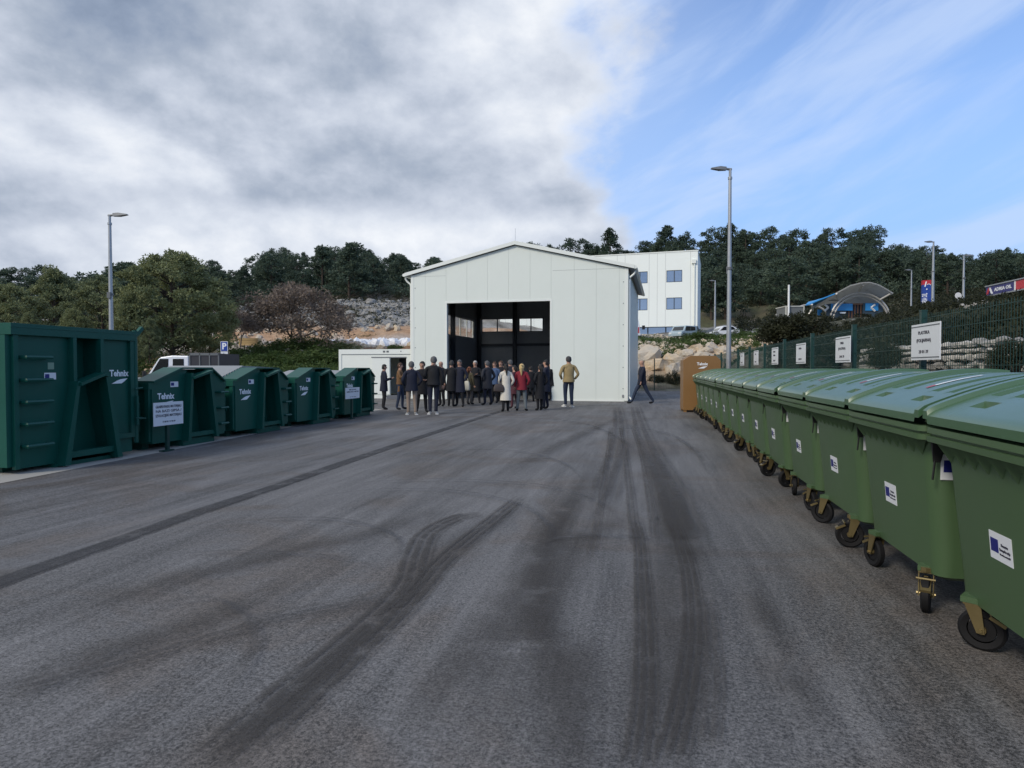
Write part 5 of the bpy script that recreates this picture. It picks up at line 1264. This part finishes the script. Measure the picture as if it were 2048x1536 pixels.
P_(976, 810, 721, 40, DGR, NVY, 'grey', 'grey-haired person in a charcoal coat turned to the left, in the middle of the doorway', 'pocket', coat=.66)
P_(990, 806, 723, 150, BLU, BLK, 'brown', 'person in a blue jacket behind the charcoal coat', 'down', coat=.80)
P_(1001, 803, 721, 170, BLK, BLK, 'brown', 'person in a dark jacket with pale shirt in the doorway, left of the cream coat', 'down', coat=.80)
wc_ = P_(1011, 823, 727, 8, CRM, BLK, 'dark', 'dark-haired person in a long cream coat with a brown shoulder bag, seen from behind', 'pocket', coat=.42, woman=True)
P_(1018, 806, 719, 20, DGR, BLK, 'grey', 'person with a grey cap of hair standing inside, behind the cream coat', 'down', coat=.7)
P_(1029, 817, 730, 60, MRN, MRN, 'dark', 'person in dark maroon clothes between the cream coat and the red jacket', 'pocket', coat=.6, woman=True)
P_(1043, 822, 727, -8, RED_, GRY, 'blonde', 'blonde person in a dark red jacket and grey trousers, seen from behind', ('down', 'pocket'), hem=.84, coat=.80, woman=True)
P_(1060, 803, 732, 10, BLK, BLK, 'dark', 'person in black standing in the dark doorway, right of the red jacket', 'pocket', coat=.7)
P_(1079, 821, 728, 20, BLK, BLK, 'dark', 'person in a long black quilted coat reaching the calves', 'pocket', coat=.45, woman=True)
P_(1091, 818, 719, 70, NVY, NVY, 'dark', 'person in a dark navy coat in profile, by the right door edge', 'down', coat=.62)
P_(1103, 801, 725, 60, BLK, BLK, 'dark', 'person in black just at the right door jamb', 'down', coat=.7)
P_(1137, 814, 712, 12, TAN, JNS, 'darkgrey', 'person in a tan jacket and jeans with white shoes, alone right of the doorway', 'pocket', hem=.90, coat=.88, shoe='white')
P_(1284, 807, 719, 95, NVY, JNS, 'bald', 'person walking left past the right corner of the hall, navy coat over a light shirt', 'swing', hem=.86, coat=.80, walk=.75, group='people gathered at the hall door')
bag(tw, (.02, -.20, .66), (.30, .12, .40), mat('canvas_cream', (.5, .48, .40), .8), 'tote_bag', 'cream canvas tote bag hanging from the shoulder of the auburn-haired person', 1.42)
bag(wc_, (-.26, -.10, .72), (.36, .16, .28), mat('bag_brown', (.045, .032, .028), .6), 'shoulder_bag', 'brown rounded shoulder bag at the side of the cream coat', 1.4)
c_ = cm_.matrix_basis @ Vector((.02, .34, 1.50)); vc = thing('video_camera', 'black video camera held up left of the tall person in black', 'camera', c_, YAW+radians(60))
mb = MB(); mb.box(-.16, .16, -.06, .06, -.07, .07); part('body', mb, black, vc); mb = MB(); mb.tube([(-.16, 0, 0), (-.30, 0, 0)], .05, 10); mb.tube([(-.1, 0, .12), (.12, 0, .12)], .015, 5); part('lens', mb, black, vc)

# ------------------------------------------------------------------ rocks
def rock_mesh(name, seed, m, flat=.75, sub=1):
    r = random.Random(seed); bm = bmesh.new()
    for i in range(26):
        v = Vector((r.gauss(0, 1), r.gauss(0, 1), r.gauss(0, 1))).normalized()*r.uniform(.75, 1)
        bm.verts.new((v.x, v.y*.85, v.z*flat))
    res = bmesh.ops.convex_hull(bm, input=bm.verts)
    for v in [v for v in bm.verts if not v.link_faces]: bm.verts.remove(v)
    if sub:
        bmesh.ops.subdivide_edges(bm, edges=bm.edges, cuts=sub, use_grid_fill=True)
        bmesh.ops.triangulate(bm, faces=bm.faces)
        for v in bm.verts: v.co += v.co.normalized()*(noise.noise(v.co*2.2+Vector((seed, 0, 0)))*.16 + noise.noise(v.co*5+Vector((seed, 5, 0)))*.06)
    me = bpy.data.meshes.new(name); bm.to_mesh(me); bm.free(); me.materials.append(m); return me
def stone_mat(name, a, b_, dark, c3=None):
    m = bpy.data.materials.new(name); m.use_nodes = True; t = m.node_tree; t.nodes.clear(); q = G(t)
    bs = N(t, 'ShaderNodeBsdfPrincipled'); o = N(t, 'ShaderNodeOutputMaterial'); t.links.new(bs.outputs[0], o.inputs[0])
    c = N(t, 'ShaderNodeTexCoord').outputs['Object']; oi = N(t, 'ShaderNodeObjectInfo').outputs['Random']
    vv = q.vm('ADD', c, q.comb(q.m('MULTIPLY', oi, 37.0), 0.0, 0.0))
    n1 = q.noise(vv, 1.4, 6, .65, .5); n2 = q.noise(vv, 6, 6, .7)
    f = q.m('ADD', q.m('MULTIPLY', q.step(n1, .38, .62), .65), q.m('MULTIPLY', oi, .35))
    col = q.mix(f, (*a, 1), (*b_, 1)); col = q.mix(q.m('MULTIPLY', q.step(n2, .56, .72), .7), col, (*dark, 1))
    t.links.new(col, bs.inputs['Base Color']); bs.inputs['Roughness'].default_value = .9
    bp = N(t, 'ShaderNodeBump'); bp.inputs['Strength'].default_value = .9; bp.inputs['Distance'].default_value = .12; t.links.new(n2, bp.inputs['Height']); t.links.new(bp.outputs[0], bs.inputs['Normal'])
    return m
lime = stone_mat('limestone', (.56, .47, .35), (.44, .41, .36), (.28, .22, .15))
limeo = stone_mat('ochre_limestone', (.60, .44, .27), (.58, .50, .38), (.34, .19, .09))
karst = stone_mat('grey_karst', (.30, .29, .27), (.20, .20, .19), (.08, .08, .07))
ROCKS = [rock_mesh('boulder', s, lime if s % 3 else limeo, .8) for s in range(6)]
KROCK = [rock_mesh('rock', 20+s, karst, .65, 0) for s in range(4)]
r = random.Random(3); nb = 0
def boulder(u, v, b_, size, mesh=None, label=None, group=None, emb=.25):
    global nb
    p = at(u, b_); z = zv(v, b_)
    o = obj('boulder', mesh or r.choice(ROCKS), None, (p.x, p.y, z+size*(.5-emb)), (r.uniform(-.4, .4), r.uniform(-.4, .4), r.uniform(0, 6.3)), (size*r.uniform(.85, 1.35), size*r.uniform(.8, 1.1), size*r.uniform(.7, 1.0)))
    tag(o, label or 'pale ochre limestone boulder in the bank behind the hall', 'boulder', group or 'limestone boulders in the bank behind the hall'); return o
for u, v, s_ in ((1290, 722, 1.7), (1308, 735, 1.3), (1268, 742, 1.2), (1350, 730, 1.25), (1345, 742, 1.0), (1330, 762, .8), (1358, 775, .85), (1300, 772, .6), (1282, 775, .5), (1320, 778, .5),
                 (1372, 715, 1.1), (1392, 700, .9), (1412, 705, .9), (1425, 696, .8), (1440, 704, .8), (1395, 725, 1.2), (1420, 730, 1.3), (1450, 725, 1.1), (1365, 745, 1.2), (1385, 760, 1.2), (1320, 712, .9), (1300, 702, .7), (1275, 712, .9),
                 (1340, 715, .7), (1360, 708, .7), (1262, 760, .9), (1466, 712, .8), (1480, 700, .8), (1450, 745, 1.2), (1478, 735, 1.1)):
    boulder(u, v+4, 48.5+max(0, (740-v))*.08, s_*.9)
for i in range(70):
    u = r.uniform(1250, 1530); b_ = 49.5+abs(r.gauss(0, 1))*7; p = at(u, b_); z = height(p.x, p.y)
    o = obj('boulder', r.choice(ROCKS), None, (p.x, p.y, z+.05), (r.uniform(-.5, .5), 0, r.uniform(0, 6)), r.uniform(.22, .55)); tag(o, 'small limestone block lying on the rubble bank behind the hall', 'boulder', 'small limestone blocks on the rubble bank')
for i in range(60):
    u = r.uniform(420, 830); b_ = r.choice((r.uniform(49, 55), r.uniform(74, 78))); p = at(u, b_); z = height(p.x, p.y)
    o = obj('boulder', r.choice(ROCKS), None, (p.x, p.y, z+.05), (r.uniform(-.5, .5), 0, r.uniform(0, 6)), r.uniform(.25, .7)); tag(o, 'ochre rock on the cut bank left of the hall', 'boulder', 'ochre rocks on the cut banks left of the hall')
# karst slope rubble: uncountable
def scatter_rocks(name, n, ufn, bfn, sfn, meshes, m, label, seed):
    rr = random.Random(seed); vs = []; fs = []
    protos = [([v.co.copy() for v in me.vertices], [tuple(f.vertices) for f in me.polygons]) for me in meshes]
    for i in range(n):
        u = ufn(rr); b_ = bfn(rr); p = at(u, b_); z = height(p.x, p.y)
        if z < .1: continue
        pv, pf = rr.choice(protos); s_ = sfn(rr); M = Matrix.Rotation(rr.uniform(0, 6.3), 3, 'Z') @ Matrix.Rotation(rr.uniform(-.5, .5), 3, 'X'); o_ = len(vs)
        for q in pv: w_ = M @ q; vs.append((p.x+w_.x*s_, p.y+w_.y*s_, z+w_.z*s_*.9))
        for f in pf: fs.append(tuple(k+o_ for k in f))
    me = bpy.data.meshes.new(name); me.from_pydata(vs, [], fs); me.materials.append(m)
    o = obj(name, me); o['kind'] = 'stuff'; o['label'] = label
scatter_rocks('karst_rubble', 2600, lambda q: q.uniform(400, 850), lambda q: q.uniform(80, 130), lambda q: q.uniform(.2, .75)*(1.0 if q.random() < .9 else 1.6), KROCK, karst, 'grey limestone rubble covering the slope left of the hall', 1)
scatter_rocks('rubble', 1500, lambda q: q.uniform(1250, 1560), lambda q: q.uniform(49, 74), lambda q: q.uniform(.08, .32), KROCK, lime, 'pale rubble on the bank behind the hall', 2)
scatter_rocks('bank_rubble', 1100, lambda q: q.uniform(1560, 2150), lambda q: q.uniform(9, 60), lambda q: q.uniform(.04, .16), KROCK, karst, 'small stones on the dark bank behind the fence', 4)
scatter_rocks('soil_rubble', 900, lambda q: q.uniform(290, 840), lambda q: q.uniform(44, 56), lambda q: q.uniform(.06, .3), KROCK, limeo, 'reddish rubble on the cut bank behind the containers', 5)
# dry stone walls behind the fence
def dry_wall(label, ua, ba, ub, bb, h0, h1, zoff, seed, stone=.16):
    A, B = at(ua, ba), at(ub, bb); v = B-A; L = v.length; rz = atan2(v.y, v.x)
    t_ = thing('dry_stone_wall', label, 'wall', (A.x, A.y, 0), rz)
    rr = random.Random(seed); cnt = 0; n_ = v.normalized()
    mb = MB(); pts = [(0, -.3), (L, -.3), (L, zoff[1]+h1-.1), (0, zoff[0]+h0-.1)]; mb.xz(pts, .12, .6); part('wall_core', mb, mat('gap_dark', (.05, .048, .042), .95), t_)
    protos = [rock_mesh('stone', 60+k, karst_w, .7, 0) for k in range(4)]
    z = 0
    stones = []
    while z < max(h0, h1):
        x = rr.uniform(0, stone); hh = stone*rr.uniform(.5, 1.0)
        while x < L:
            w = stone*rr.uniform(.6, 1.5); f = x/L
            if z < h0+(h1-h0)*f+rr.uniform(-.1, .15): stones.append((x+w/2, zoff[0]+(zoff[1]-zoff[0])*f+z+hh/2, w, hh))
            x += w*.98
        z += hh*.95
    stones.sort(key=lambda s_: -s_[2]*s_[3])
    vs = []; fs = []
    for i, (x, z, w, hh) in enumerate(stones):
        sc = (w*.56, .16, hh*.72)
        if i < 260: obj('stone', rr.choice(protos), t_, (x, .08+rr.uniform(-.04, .04), z+rr.uniform(-.035, .035)), (0, rr.uniform(-.3, .3), 0), sc)
        else:
            me = rr.choice(protos); o_ = len(vs)
            for q in me.vertices: vs.append((x+q.co.x*sc[0], .08+q.co.y*sc[1], z+q.co.z*sc[2]))
            for f in me.polygons: fs.append(tuple(k+o_ for k in f.vertices))
    if vs:
        me = bpy.data.meshes.new('small_stones'); me.from_pydata(vs, [], fs); me.materials.append(karst_w); o = obj('small_stones', me, t_); o['kind'] = 'stuff'
karst_w = stone_mat('wall_stone', (.58, .56, .51), (.42, .40, .37), (.16, .15, .13))
dry_wall('low dry stone wall behind the fence at the right edge of the yard', 1715, 15.5, 2180, 8.0, 1.75, 1.6, (.15, .15), 1, .17)
dry_wall('upper dry stone wall higher up the bank, below the fuel station', 1905, 26.5, 2010, 24, .95, .9, (3.1, 3.0), 2, .3)
# terrace with white wrapped bales
wrap = mat('white_wrap', (.72, .73, .75), .5, 0, .1, 1.5)
def bale_mesh(seed):
    me = rock_mesh('wrapped_bale', 100+seed, wrap, .7, 1)
    return me
BL = [bale_mesh(i) for i in range(3)]
for i in range(30):
    u = 634+200*(i/30)+r.uniform(-4, 4); b_ = 60+r.uniform(-2, 4) + (3 if i % 2 else 0); p = at(u, b_); z = zv(688, b_)
    o = obj('wrapped_bale', r.choice(BL), None, (p.x, p.y, z+.05), (0, 0, r.uniform(0, 6)), (r.uniform(.5, .75), r.uniform(.5, .7), r.uniform(.4, .75)+(.25 if u > 700 else 0)))
    tag(o, 'white plastic-wrapped bale stored on the terrace left of the hall', 'bale', 'white wrapped bales on the terrace')
for u, v, L, w_, m_, lab in ((400, 693, 55, .5, white, 'long white stack lying on the terrace, left end'), (478, 687, 40, .7, mat('yellow_board', (.5, .36, .18), .7), 'yellowish stack of boards on the terrace'), (520, 694, 110, .35, mat('dark_load', (.02, .02, .02), .8), 'long dark stack on the terrace behind the bare tree')):
    d_ = 62; p = at(u, d_); k = d_/FOC; t_ = thing('material_stack', lab, 'stack', (p.x, p.y, zv(v+4, d_)), YAW)
    for j_ in range(3):
        mb = MB(); mb.box(j_*.06, L*k-j_*.05, 0, 1, j_*w_*.34+.01, (j_+1)*w_*.34-.01); part('board', mb, m_, t_)

# ------------------------------------------------------------------ vegetation
pineL = leaf_mat('pine_needles_hazed', (.054, .084, .066), (.095, .130, .082)); pineN = leaf_mat('pine_needles_near', (.12, .15, .085), (.25, .27, .12))  # far needles carry the distance haze in their colour, lighter and bluer
shrubL = leaf_mat('shrub_leaves', (.045, .085, .022), (.085, .120, .035)); shrubD = leaf_mat('dark_shrub_leaves', (.018, .024, .014), (.045, .048, .022)); dry = leaf_mat('dry_leaves', (.16, .125, .10), (.25, .20, .16)); bark = mat('bark', (.060, .045, .034), .9, 0, .3, 5, .8, 20)
barkg = mat('grey_bark', (.13, .11, .095), .9, 0, .3, 5, .8, 20)
def leaves(cl, n_per, size, seed, flat=.6, mi=0):
    """numpy: leaf-sized triangles round a list of clump centres (x,y,z,r)"""
    rg = np.random.default_rng(seed); C = np.array(cl); k = len(C); n = k*n_per
    base = np.repeat(C, n_per, axis=0); d = rg.normal(size=(n, 3)); d /= np.linalg.norm(d, axis=1)[:, None]; rr_ = rg.random(n)**.5
    pos = base[:, :3] + d*(rr_*base[:, 3])[:, None]*np.array([1, 1, flat])
    a = rg.normal(size=(n, 3)); a /= np.linalg.norm(a, axis=1)[:, None]; a = a*.6+d*.7; a /= np.linalg.norm(a, axis=1)[:, None]; b_ = np.cross(a, rg.normal(size=(n, 3))); b_ /= np.linalg.norm(b_, axis=1)[:, None]
    s_ = size*rg.uniform(.6, 1.4, n)[:, None]
    V_ = np.stack([pos-b_*s_*.32, pos+b_*s_*.32, pos+a*s_], axis=1).reshape(-1, 3); return V_
def leaf_mesh(name, V_, m):
    n = len(V_)//3; me = bpy.data.meshes.new(name); me.vertices.add(len(V_)); me.vertices.foreach_set('co', V_.astype(np.float32).ravel())
    me.loops.add(n*3); me.loops.foreach_set('vertex_index', np.arange(n*3, dtype=np.int32)); me.polygons.add(n); me.polygons.foreach_set('loop_start', np.arange(0, n*3, 3, dtype=np.int32)); me.polygons.foreach_set('loop_total', np.full(n, 3, dtype=np.int32))
    me.update(calc_edges=True); me.validate(); me.materials.append(m); return me
def pine_proto(seed, H_, wid, nclump, nper, lsize, lm, low=.35, shape='round', trunk=None):
    rr = random.Random(seed); cl = []; tb_ = MB(); lean = rr.uniform(-.03, .03)*H_
    tb_.tube([(0, 0, -.5), (lean*.3, 0, H_*.3), (lean, .0, H_*.85)], [H_*.022, H_*.017, H_*.006], 7)
    for i in range(nclump):
        f = low+(1-low)*(i+rr.random())/nclump; a = rr.uniform(0, 2*pi)
        if shape == 'round': rmax = wid*sqrt(max(0, 1-((f-low)/(1-low)*1.75-.75)**2))*.95
        elif shape == 'cone': rmax = wid*(1-(f-low)/(1-low))**.75+.25
        else: rmax = wid*sqrt(max(0.02, 1-((f-.72)/.34)**2))   # umbrella
        rad = rmax*rr.uniform(.35, 1.0)**.6*rr.uniform(.75, 1.12); x, y, z = lean*f+rad*cos(a), rad*sin(a), f*H_+rr.uniform(-.03, .03)*H_
        cl.append((x, y, z, wid*(rr.uniform(.16, .30) if nclump < 100 else rr.uniform(.09, .21))))
        if i % 3 == 0: tb_.tube([(lean*f, 0, max(.1, z-rad*.5)), (x*.6, y*.6, z-rad*.15), (x, y, z)], [H_*.007, H_*.004, H_*.002], 4)
    return leaf_mesh('crown', leaves(cl, nper, lsize, seed, .62), lm), tb_.mesh('trunk', bark)
FAR = [pine_proto(s, 9.5, 3.3, 60, 70, .36, pineL, .22, 'round') for s in (1, 2)] + [pine_proto(3, 10, 3.7, 60, 70, .36, pineL, .40, 'umb'), pine_proto(4, 10, 3.1, 60, 70, .36, pineL, .15, 'cone'), pine_proto(5, 9, 3.6, 60, 70, .36, pineL, .15, 'round')]
NEAR = [pine_proto(11, 8.6, 4.0, 170, 200, .17, pineN, .22, 'round'), pine_proto(12, 7.5, 3.4, 130, 180, .17, pineN, .12, 'cone'), pine_proto(13, 7.0, 3.6, 140, 170, .17, pineN, .10, 'round')]
def tree(kind, protos, k, loc, rz, sc, label, group=None, cat='tree'):
    t_ = thing(kind, label, cat, loc, rz, group); t_.scale = (sc,)*3 if not isinstance(sc, tuple) else sc
    obj('crown', protos[k][0], t_); obj('trunk', protos[k][1], t_); return t_
# near pines on the left
for u, b_, vb, vtop, k, ws, lab in ((345, 46, 735, 516, 0, 1.12, 'large light green pine behind the white truck, tallest on the left'), (205, 50, 735, 560, 2, .95, 'mid green pine left of the tall pine, behind the lamp post'), (262, 43, 730, 590, 1, .8, 'smaller yellowish green pine in front of the tall pine'),
                                     (110, 58, 730, 545, 1, 1.0, 'dark green pine with pointed top, left of the lamp post'), (25, 48, 725, 575, 2, 1.0, 'bright green pine above the near corner of the tall container'), (-60, 52, 730, 550, 0, .9, 'pine at the left edge of the picture'), (150, 45, 725, 620, 2, .7, 'low round pine above the tall container'), (420, 56, 720, 575, 2, .75, 'pine at the right side of the tall pine, above the parking sign'), (60, 44, 715, 628, 2, .55, 'low yellow-green pine just above the container rim'), (300, 41, 720, 640, 2, .55, 'low pine between the lamp post and the truck')):
    p = at(u, b_); z = zv(vb, b_); hgt = (vb-vtop)/FOC*b_; base_h = (8.6, 7.5, 7.0)[k]; sc = hgt/base_h
    tree('pine_tree', NEAR, k, (p.x, p.y, z), r.uniform(0, 6), (sc*ws, sc*ws, sc), lab)
# wooded hill
sky_l = [(-300, 560), (0, 548), (40, 545), (90, 537), (130, 560), (190, 552), (250, 530), (300, 538), (400, 528), (425, 521), (450, 548), (520, 520), (560, 505), (610, 512), (650, 497), (705, 491), (740, 507), (800, 512), (830, 530), (870, 518), (900, 528), (960, 520), (1060, 486), (1100, 500), (1150, 488), (1180, 500), (1218, 472), (1240, 500), (1290, 488), (1330, 464), (1370, 475), (1400, 488), (1430, 468), (1458, 458), (1490, 470), (1540, 462), (1590, 460), (1640, 478), (1660, 468), (1740, 464), (1790, 498), (1850, 500), (1900, 512), (1960, 515), (2010, 502), (2048, 512), (2400, 500)]
def skyv(u):
    for (a, va), (b_, vb) in zip(sky_l, sky_l[1:]):
        if a <= u <= b_: return va+(vb-va)*(u-a)/(b_-a)
    return 520
def where(u):
    for m, s in ((60, 'at the left edge of the picture'), (205, 'left of the left lamp post'), (290, 'just right of the left lamp post'), (420, 'behind the tall light green pine'), (540, 'above the parking sign'), (680, 'above the bare brown tree'), (830, 'just left of the hall roof'),
                 (1045, 'behind the left half of the hall roof'), (1250, 'behind the right half of the hall roof'), (1400, 'above the white office building'), (1500, 'around the right lamp post'), (1620, 'between the lamp post and the pavilion'), (1780, 'above the arched pavilion'), (1900, 'around the blue totem'), (2050, 'above the fuel station canopy')):
        if u < m: return s
    return 'beyond the right edge of the picture'
cnt = 0
for i, (u, v) in enumerate(sky_l):
    b_ = 195+r.uniform(-12, 12); p = at(u, b_); z = height(p.x, p.y); h = max(3.5, zv(v, b_)-z); sc = min(h/9.2, 1.5)
    k = r.randrange(5)
    if h/9.2 > 1.5: z = zv(v, b_)-9.2*1.5
    tree('pine_tree', FAR, k, (p.x, p.y, z), r.uniform(0, 6), (sc*r.uniform(1.0, 1.5), sc*r.uniform(1.0, 1.5), sc), 'dark pine on the skyline ' + where(u), 'pines on the skyline'); cnt += 1
tries = 0
while cnt < 292 and tries < 4000:
    tries += 1; u = r.uniform(-250, 2350); left = u < 1045
    b_ = r.uniform(128, 200) if left else r.uniform(112, 205)
    if left and u < 400: b_ = r.uniform(75, 200)
    if 1000 < u < 1250 and b_ < 185: continue
    p = at(u, b_); z = height(p.x, p.y); sc = r.uniform(.65, 1.15)
    vt = HOR-(z+9.3*sc-EYE)/b_*FOC; lim = skyv(u)+r.uniform(0, 10)
    if vt < lim: sc = ((HOR-lim)*b_/FOC+EYE-z)/9.3
    if sc < .4: continue
    lab = ('dark pine high in the wood ' if b_ > 165 else 'dark pine low in the wood ') + where(u)
    tree('pine_tree', FAR, r.randrange(5), (p.x, p.y, z-.2), r.uniform(0, 6), (sc*r.uniform(1.0, 1.5), sc*r.uniform(1.0, 1.5), sc), lab, 'pines in the %s wood' % ('left' if left else 'right')); cnt += 1
# undergrowth below the pines, uncountable
def under(name, label, n, ufn, bfn, size, nper, leaf, m, seed, hgt=1.0, zmin=.12):
    rr = random.Random(seed); cl = []
    while len(cl) < n:
        u = ufn(rr); b_ = bfn(rr); p = at(u, b_); z = height(p.x, p.y)
        if z < zmin: continue
        s_ = size*rr.uniform(.5, 1.4); cl.append((p.x, p.y, z+s_*.3*hgt, s_))
    o = obj(name, leaf_mesh(name, leaves(cl, nper, leaf, seed, .75*hgt), m)); o['kind'] = 'stuff'; o['label'] = label
under('wood_undergrowth', 'dark scrub and tree crowns filling the wood on the hill', 2600, lambda q: q.uniform(-300, 2400), lambda q: q.uniform(132, 215), 2.6, 75, .48, pineL, 31, 1.3)
under('hill_scrub', 'brown and dark scrub on the rocky slope left of the hall', 700, lambda q: q.uniform(380, 850), lambda q: q.choice((q.uniform(122, 140), q.uniform(80, 130))), .8, 45, .22, shrubD, 32)
under('bank_scrub', 'green scrub on the cut bank left of the hall', 420, lambda q: q.uniform(440, 690), lambda q: q.uniform(38, 53), .75, 110, .15, shrubL, 33)
under('rubble_scrub', 'low green and brown scrub on the rubble bank behind the hall', 240, lambda q: q.uniform(1255, 1600), lambda q: q.uniform(50, 66), .5, 90, .16, shrubL, 34)
under('dark_bank_scrub', 'dark scrub covering the bank behind the right-hand fence', 900, lambda q: q.uniform(1540, 2150), lambda q: 19+q.random()**1.2*42, .36, 150, .12, shrubD, 35, 1.1)
under('upper_bank_scrub', 'dark bushes along the upper road on the right', 500, lambda q: q.uniform(1480, 2150), lambda q: q.uniform(84, 135), 1.3, 80, .32, shrubD, 36, 1.1)
under('left_scrub', 'scrub below the pines on the left', 500, lambda q: q.uniform(-200, 480), lambda q: q.uniform(42, 110), 1.0, 80, .2, shrubL, 37)
under('grass_strip', 'strip of grass along the rear edge of the asphalt', 320, lambda q: q.uniform(1200, 1540), lambda q: q.uniform(42.6, 45), .22, 60, .12, shrubL, 38, .5)
under('wall_top_scrub', 'dark ivy and scrub growing above the dry stone wall', 420, lambda q: q.uniform(1700, 2150), lambda q: q.uniform(10, 21), .42, 150, .09, shrubD, 39, .9, 1.7)
def bush_proto(seed, wid, n, nper, ls, m):
    rr = random.Random(seed); cl = []; mb = MB()
    for i in range(n):
        a = rr.uniform(0, 2*pi); f = rr.random()**.5; z = wid*(.25+rr.random()*1.1*(1-f*.5)); cl.append((wid*f*cos(a)*.85, wid*f*sin(a)*.85, z, wid*rr.uniform(.18, .34)))
        if i % 4 == 0: mb.tube([(0, 0, -.2), (cl[-1][0]*.5, cl[-1][1]*.5, z*.5), (cl[-1][0], cl[-1][1], z)], [wid*.03, wid*.018, wid*.008], 5)
    return leaf_mesh('crown', leaves(cl, nper, ls, seed, .8), m), mb.mesh('stem', bark)
BUSH = [bush_proto(41, 1.0, 60, 110, .085, shrubD), bush_proto(42, 1.0, 55, 110, .085, shrubD), bush_proto(43, 1.0, 60, 110, .085, shrubL), bush_proto(44, 1.0, 70, 120, .085, pineN)]
for u, b_, vb, hpx, k, ws, lab in ((1590, 30, 690, 72, 0, 1.25, 'large dark bush behind the fence, left of the pavilion'), (1555, 32, 690, 50, 1, 1.1, 'dark bush behind the fence, beside the hut'), (1765, 24, 700, 50, 1, 1.4, 'dark bush below the pavilion, behind the second sign'),
        (1700, 40, 680, 26, 0, 1.2, 'brown-green bush in front of the pavilion'), (1815, 17, 705, 40, 0, 1.1, 'dark bush close behind the nearest sign'), (1975, 19, 680, 42, 1, 1.6, 'dark bush on the bank below the fuel station'), (2035, 8.6, 745, 75, 0, .9, 'dark leafy bush at the right edge, behind the fence'), (1900, 30, 640, 40, 0, 1.6, 'bush under the round sign'), (1350, 58, 705, 28, 1, 2.0, 'dark bush on top of the boulders behind the hall'),
        (1345, 47.3, 776, 32, 1, .9, 'dark shrub among the boulders beside the brown box'), (1310, 47.3, 774, 28, 0, 1.0, 'brownish shrub among the boulders behind the walking person'), (1400, 62, 685, 24, 2, 2.0, 'green shrub below the white parked car'), (1480, 60, 690, 30, 2, 1.6, 'bright green shrub right of the lamp post'), (620, 47, 740, 45, 2, 2.2, 'light green shrub right behind the containers'), (540, 45, 742, 38, 2, 2.0, 'light green shrub behind the parking sign'), (690, 52, 715, 30, 3, 2.2, 'green shrub left of the office container roof'), (790, 54, 702, 14, 2, 1.6, 'small green shrub above the office container'), (740, 75, 684, 18, 2, 2.2, 'green shrub on the orange bank beyond the bales'),
        (1650, 19, 720, 40, 1, 1.2, 'dark bush behind the second and third sign'), (1770, 12.5, 740, 60, 0, .7, 'low bush right of the second sign'), (1790, 55, 650, 28, 0, 1.6, 'dark bush right of the pavilion'), (1990, 40, 625, 28, 1, 2.2, 'dark crown below the fuel station canopy')):
    p = at(u, b_); z = zv(vb, b_); hh = hpx/FOC*b_; sc = hh/1.3
    tree('bush', BUSH, k, (p.x, p.y, z), r.uniform(0, 6), (sc*ws, sc*ws, sc), lab, None, 'bush')
# bare brown tree
def bare(seed, H_, label, loc, m, twm, sc=(1, 1, 1), nlev=6):
    rr = random.Random(seed); tb_ = MB(); tw_ = []
    def grow(p, d, l, rad, lev):
        q = p+d*l; 
        tb_.tube([p, p+d*l*.5+Vector((rr.gauss(0, .02), rr.gauss(0, .02), 0))*l, q], [rad, rad*.85, rad*.65], 4 if lev > 1 else 7, cap=False)
        if lev >= nlev: 
            for _ in range(5): tw_.append((q.x, q.y, q.z, .42)); 
            return
        for _ in range(3 if lev < 5 else 2):
            nd = (d+Vector((rr.gauss(0, .55), rr.gauss(0, .55), rr.gauss(.02, .28)))).normalized(); grow(q, nd, l*rr.uniform(.66, .88), rad*.62, lev+1)
    t_ = thing('bare_tree', label, 'tree', loc, 0); t_.scale = sc
    for s_ in (-.22, .22): grow(Vector((s_, 0, -.3)), Vector((s_*.5, .05, 1)).normalized(), H_*.27, H_*.018, 0)
    obj('trunk', tb_.mesh('trunk', m), t_); obj('twig_crown', leaf_mesh('twig_crown', leaves(tw_, 2, .22, seed, .9)*1.0, twm), t_)
p = at(592, 52); bare(5, 7.6, 'brown leafless tree with two trunks standing before the rocky slope', (p.x, p.y, zv(712, 52)), barkg, dry, (1.0, 1.0, .85))
p = at(478, 60); bare(8, 4.5, 'small brown leafless tree left of the larger bare tree', (p.x, p.y, zv(690, 60)), barkg, dry, (.8, .8, .8), 5)
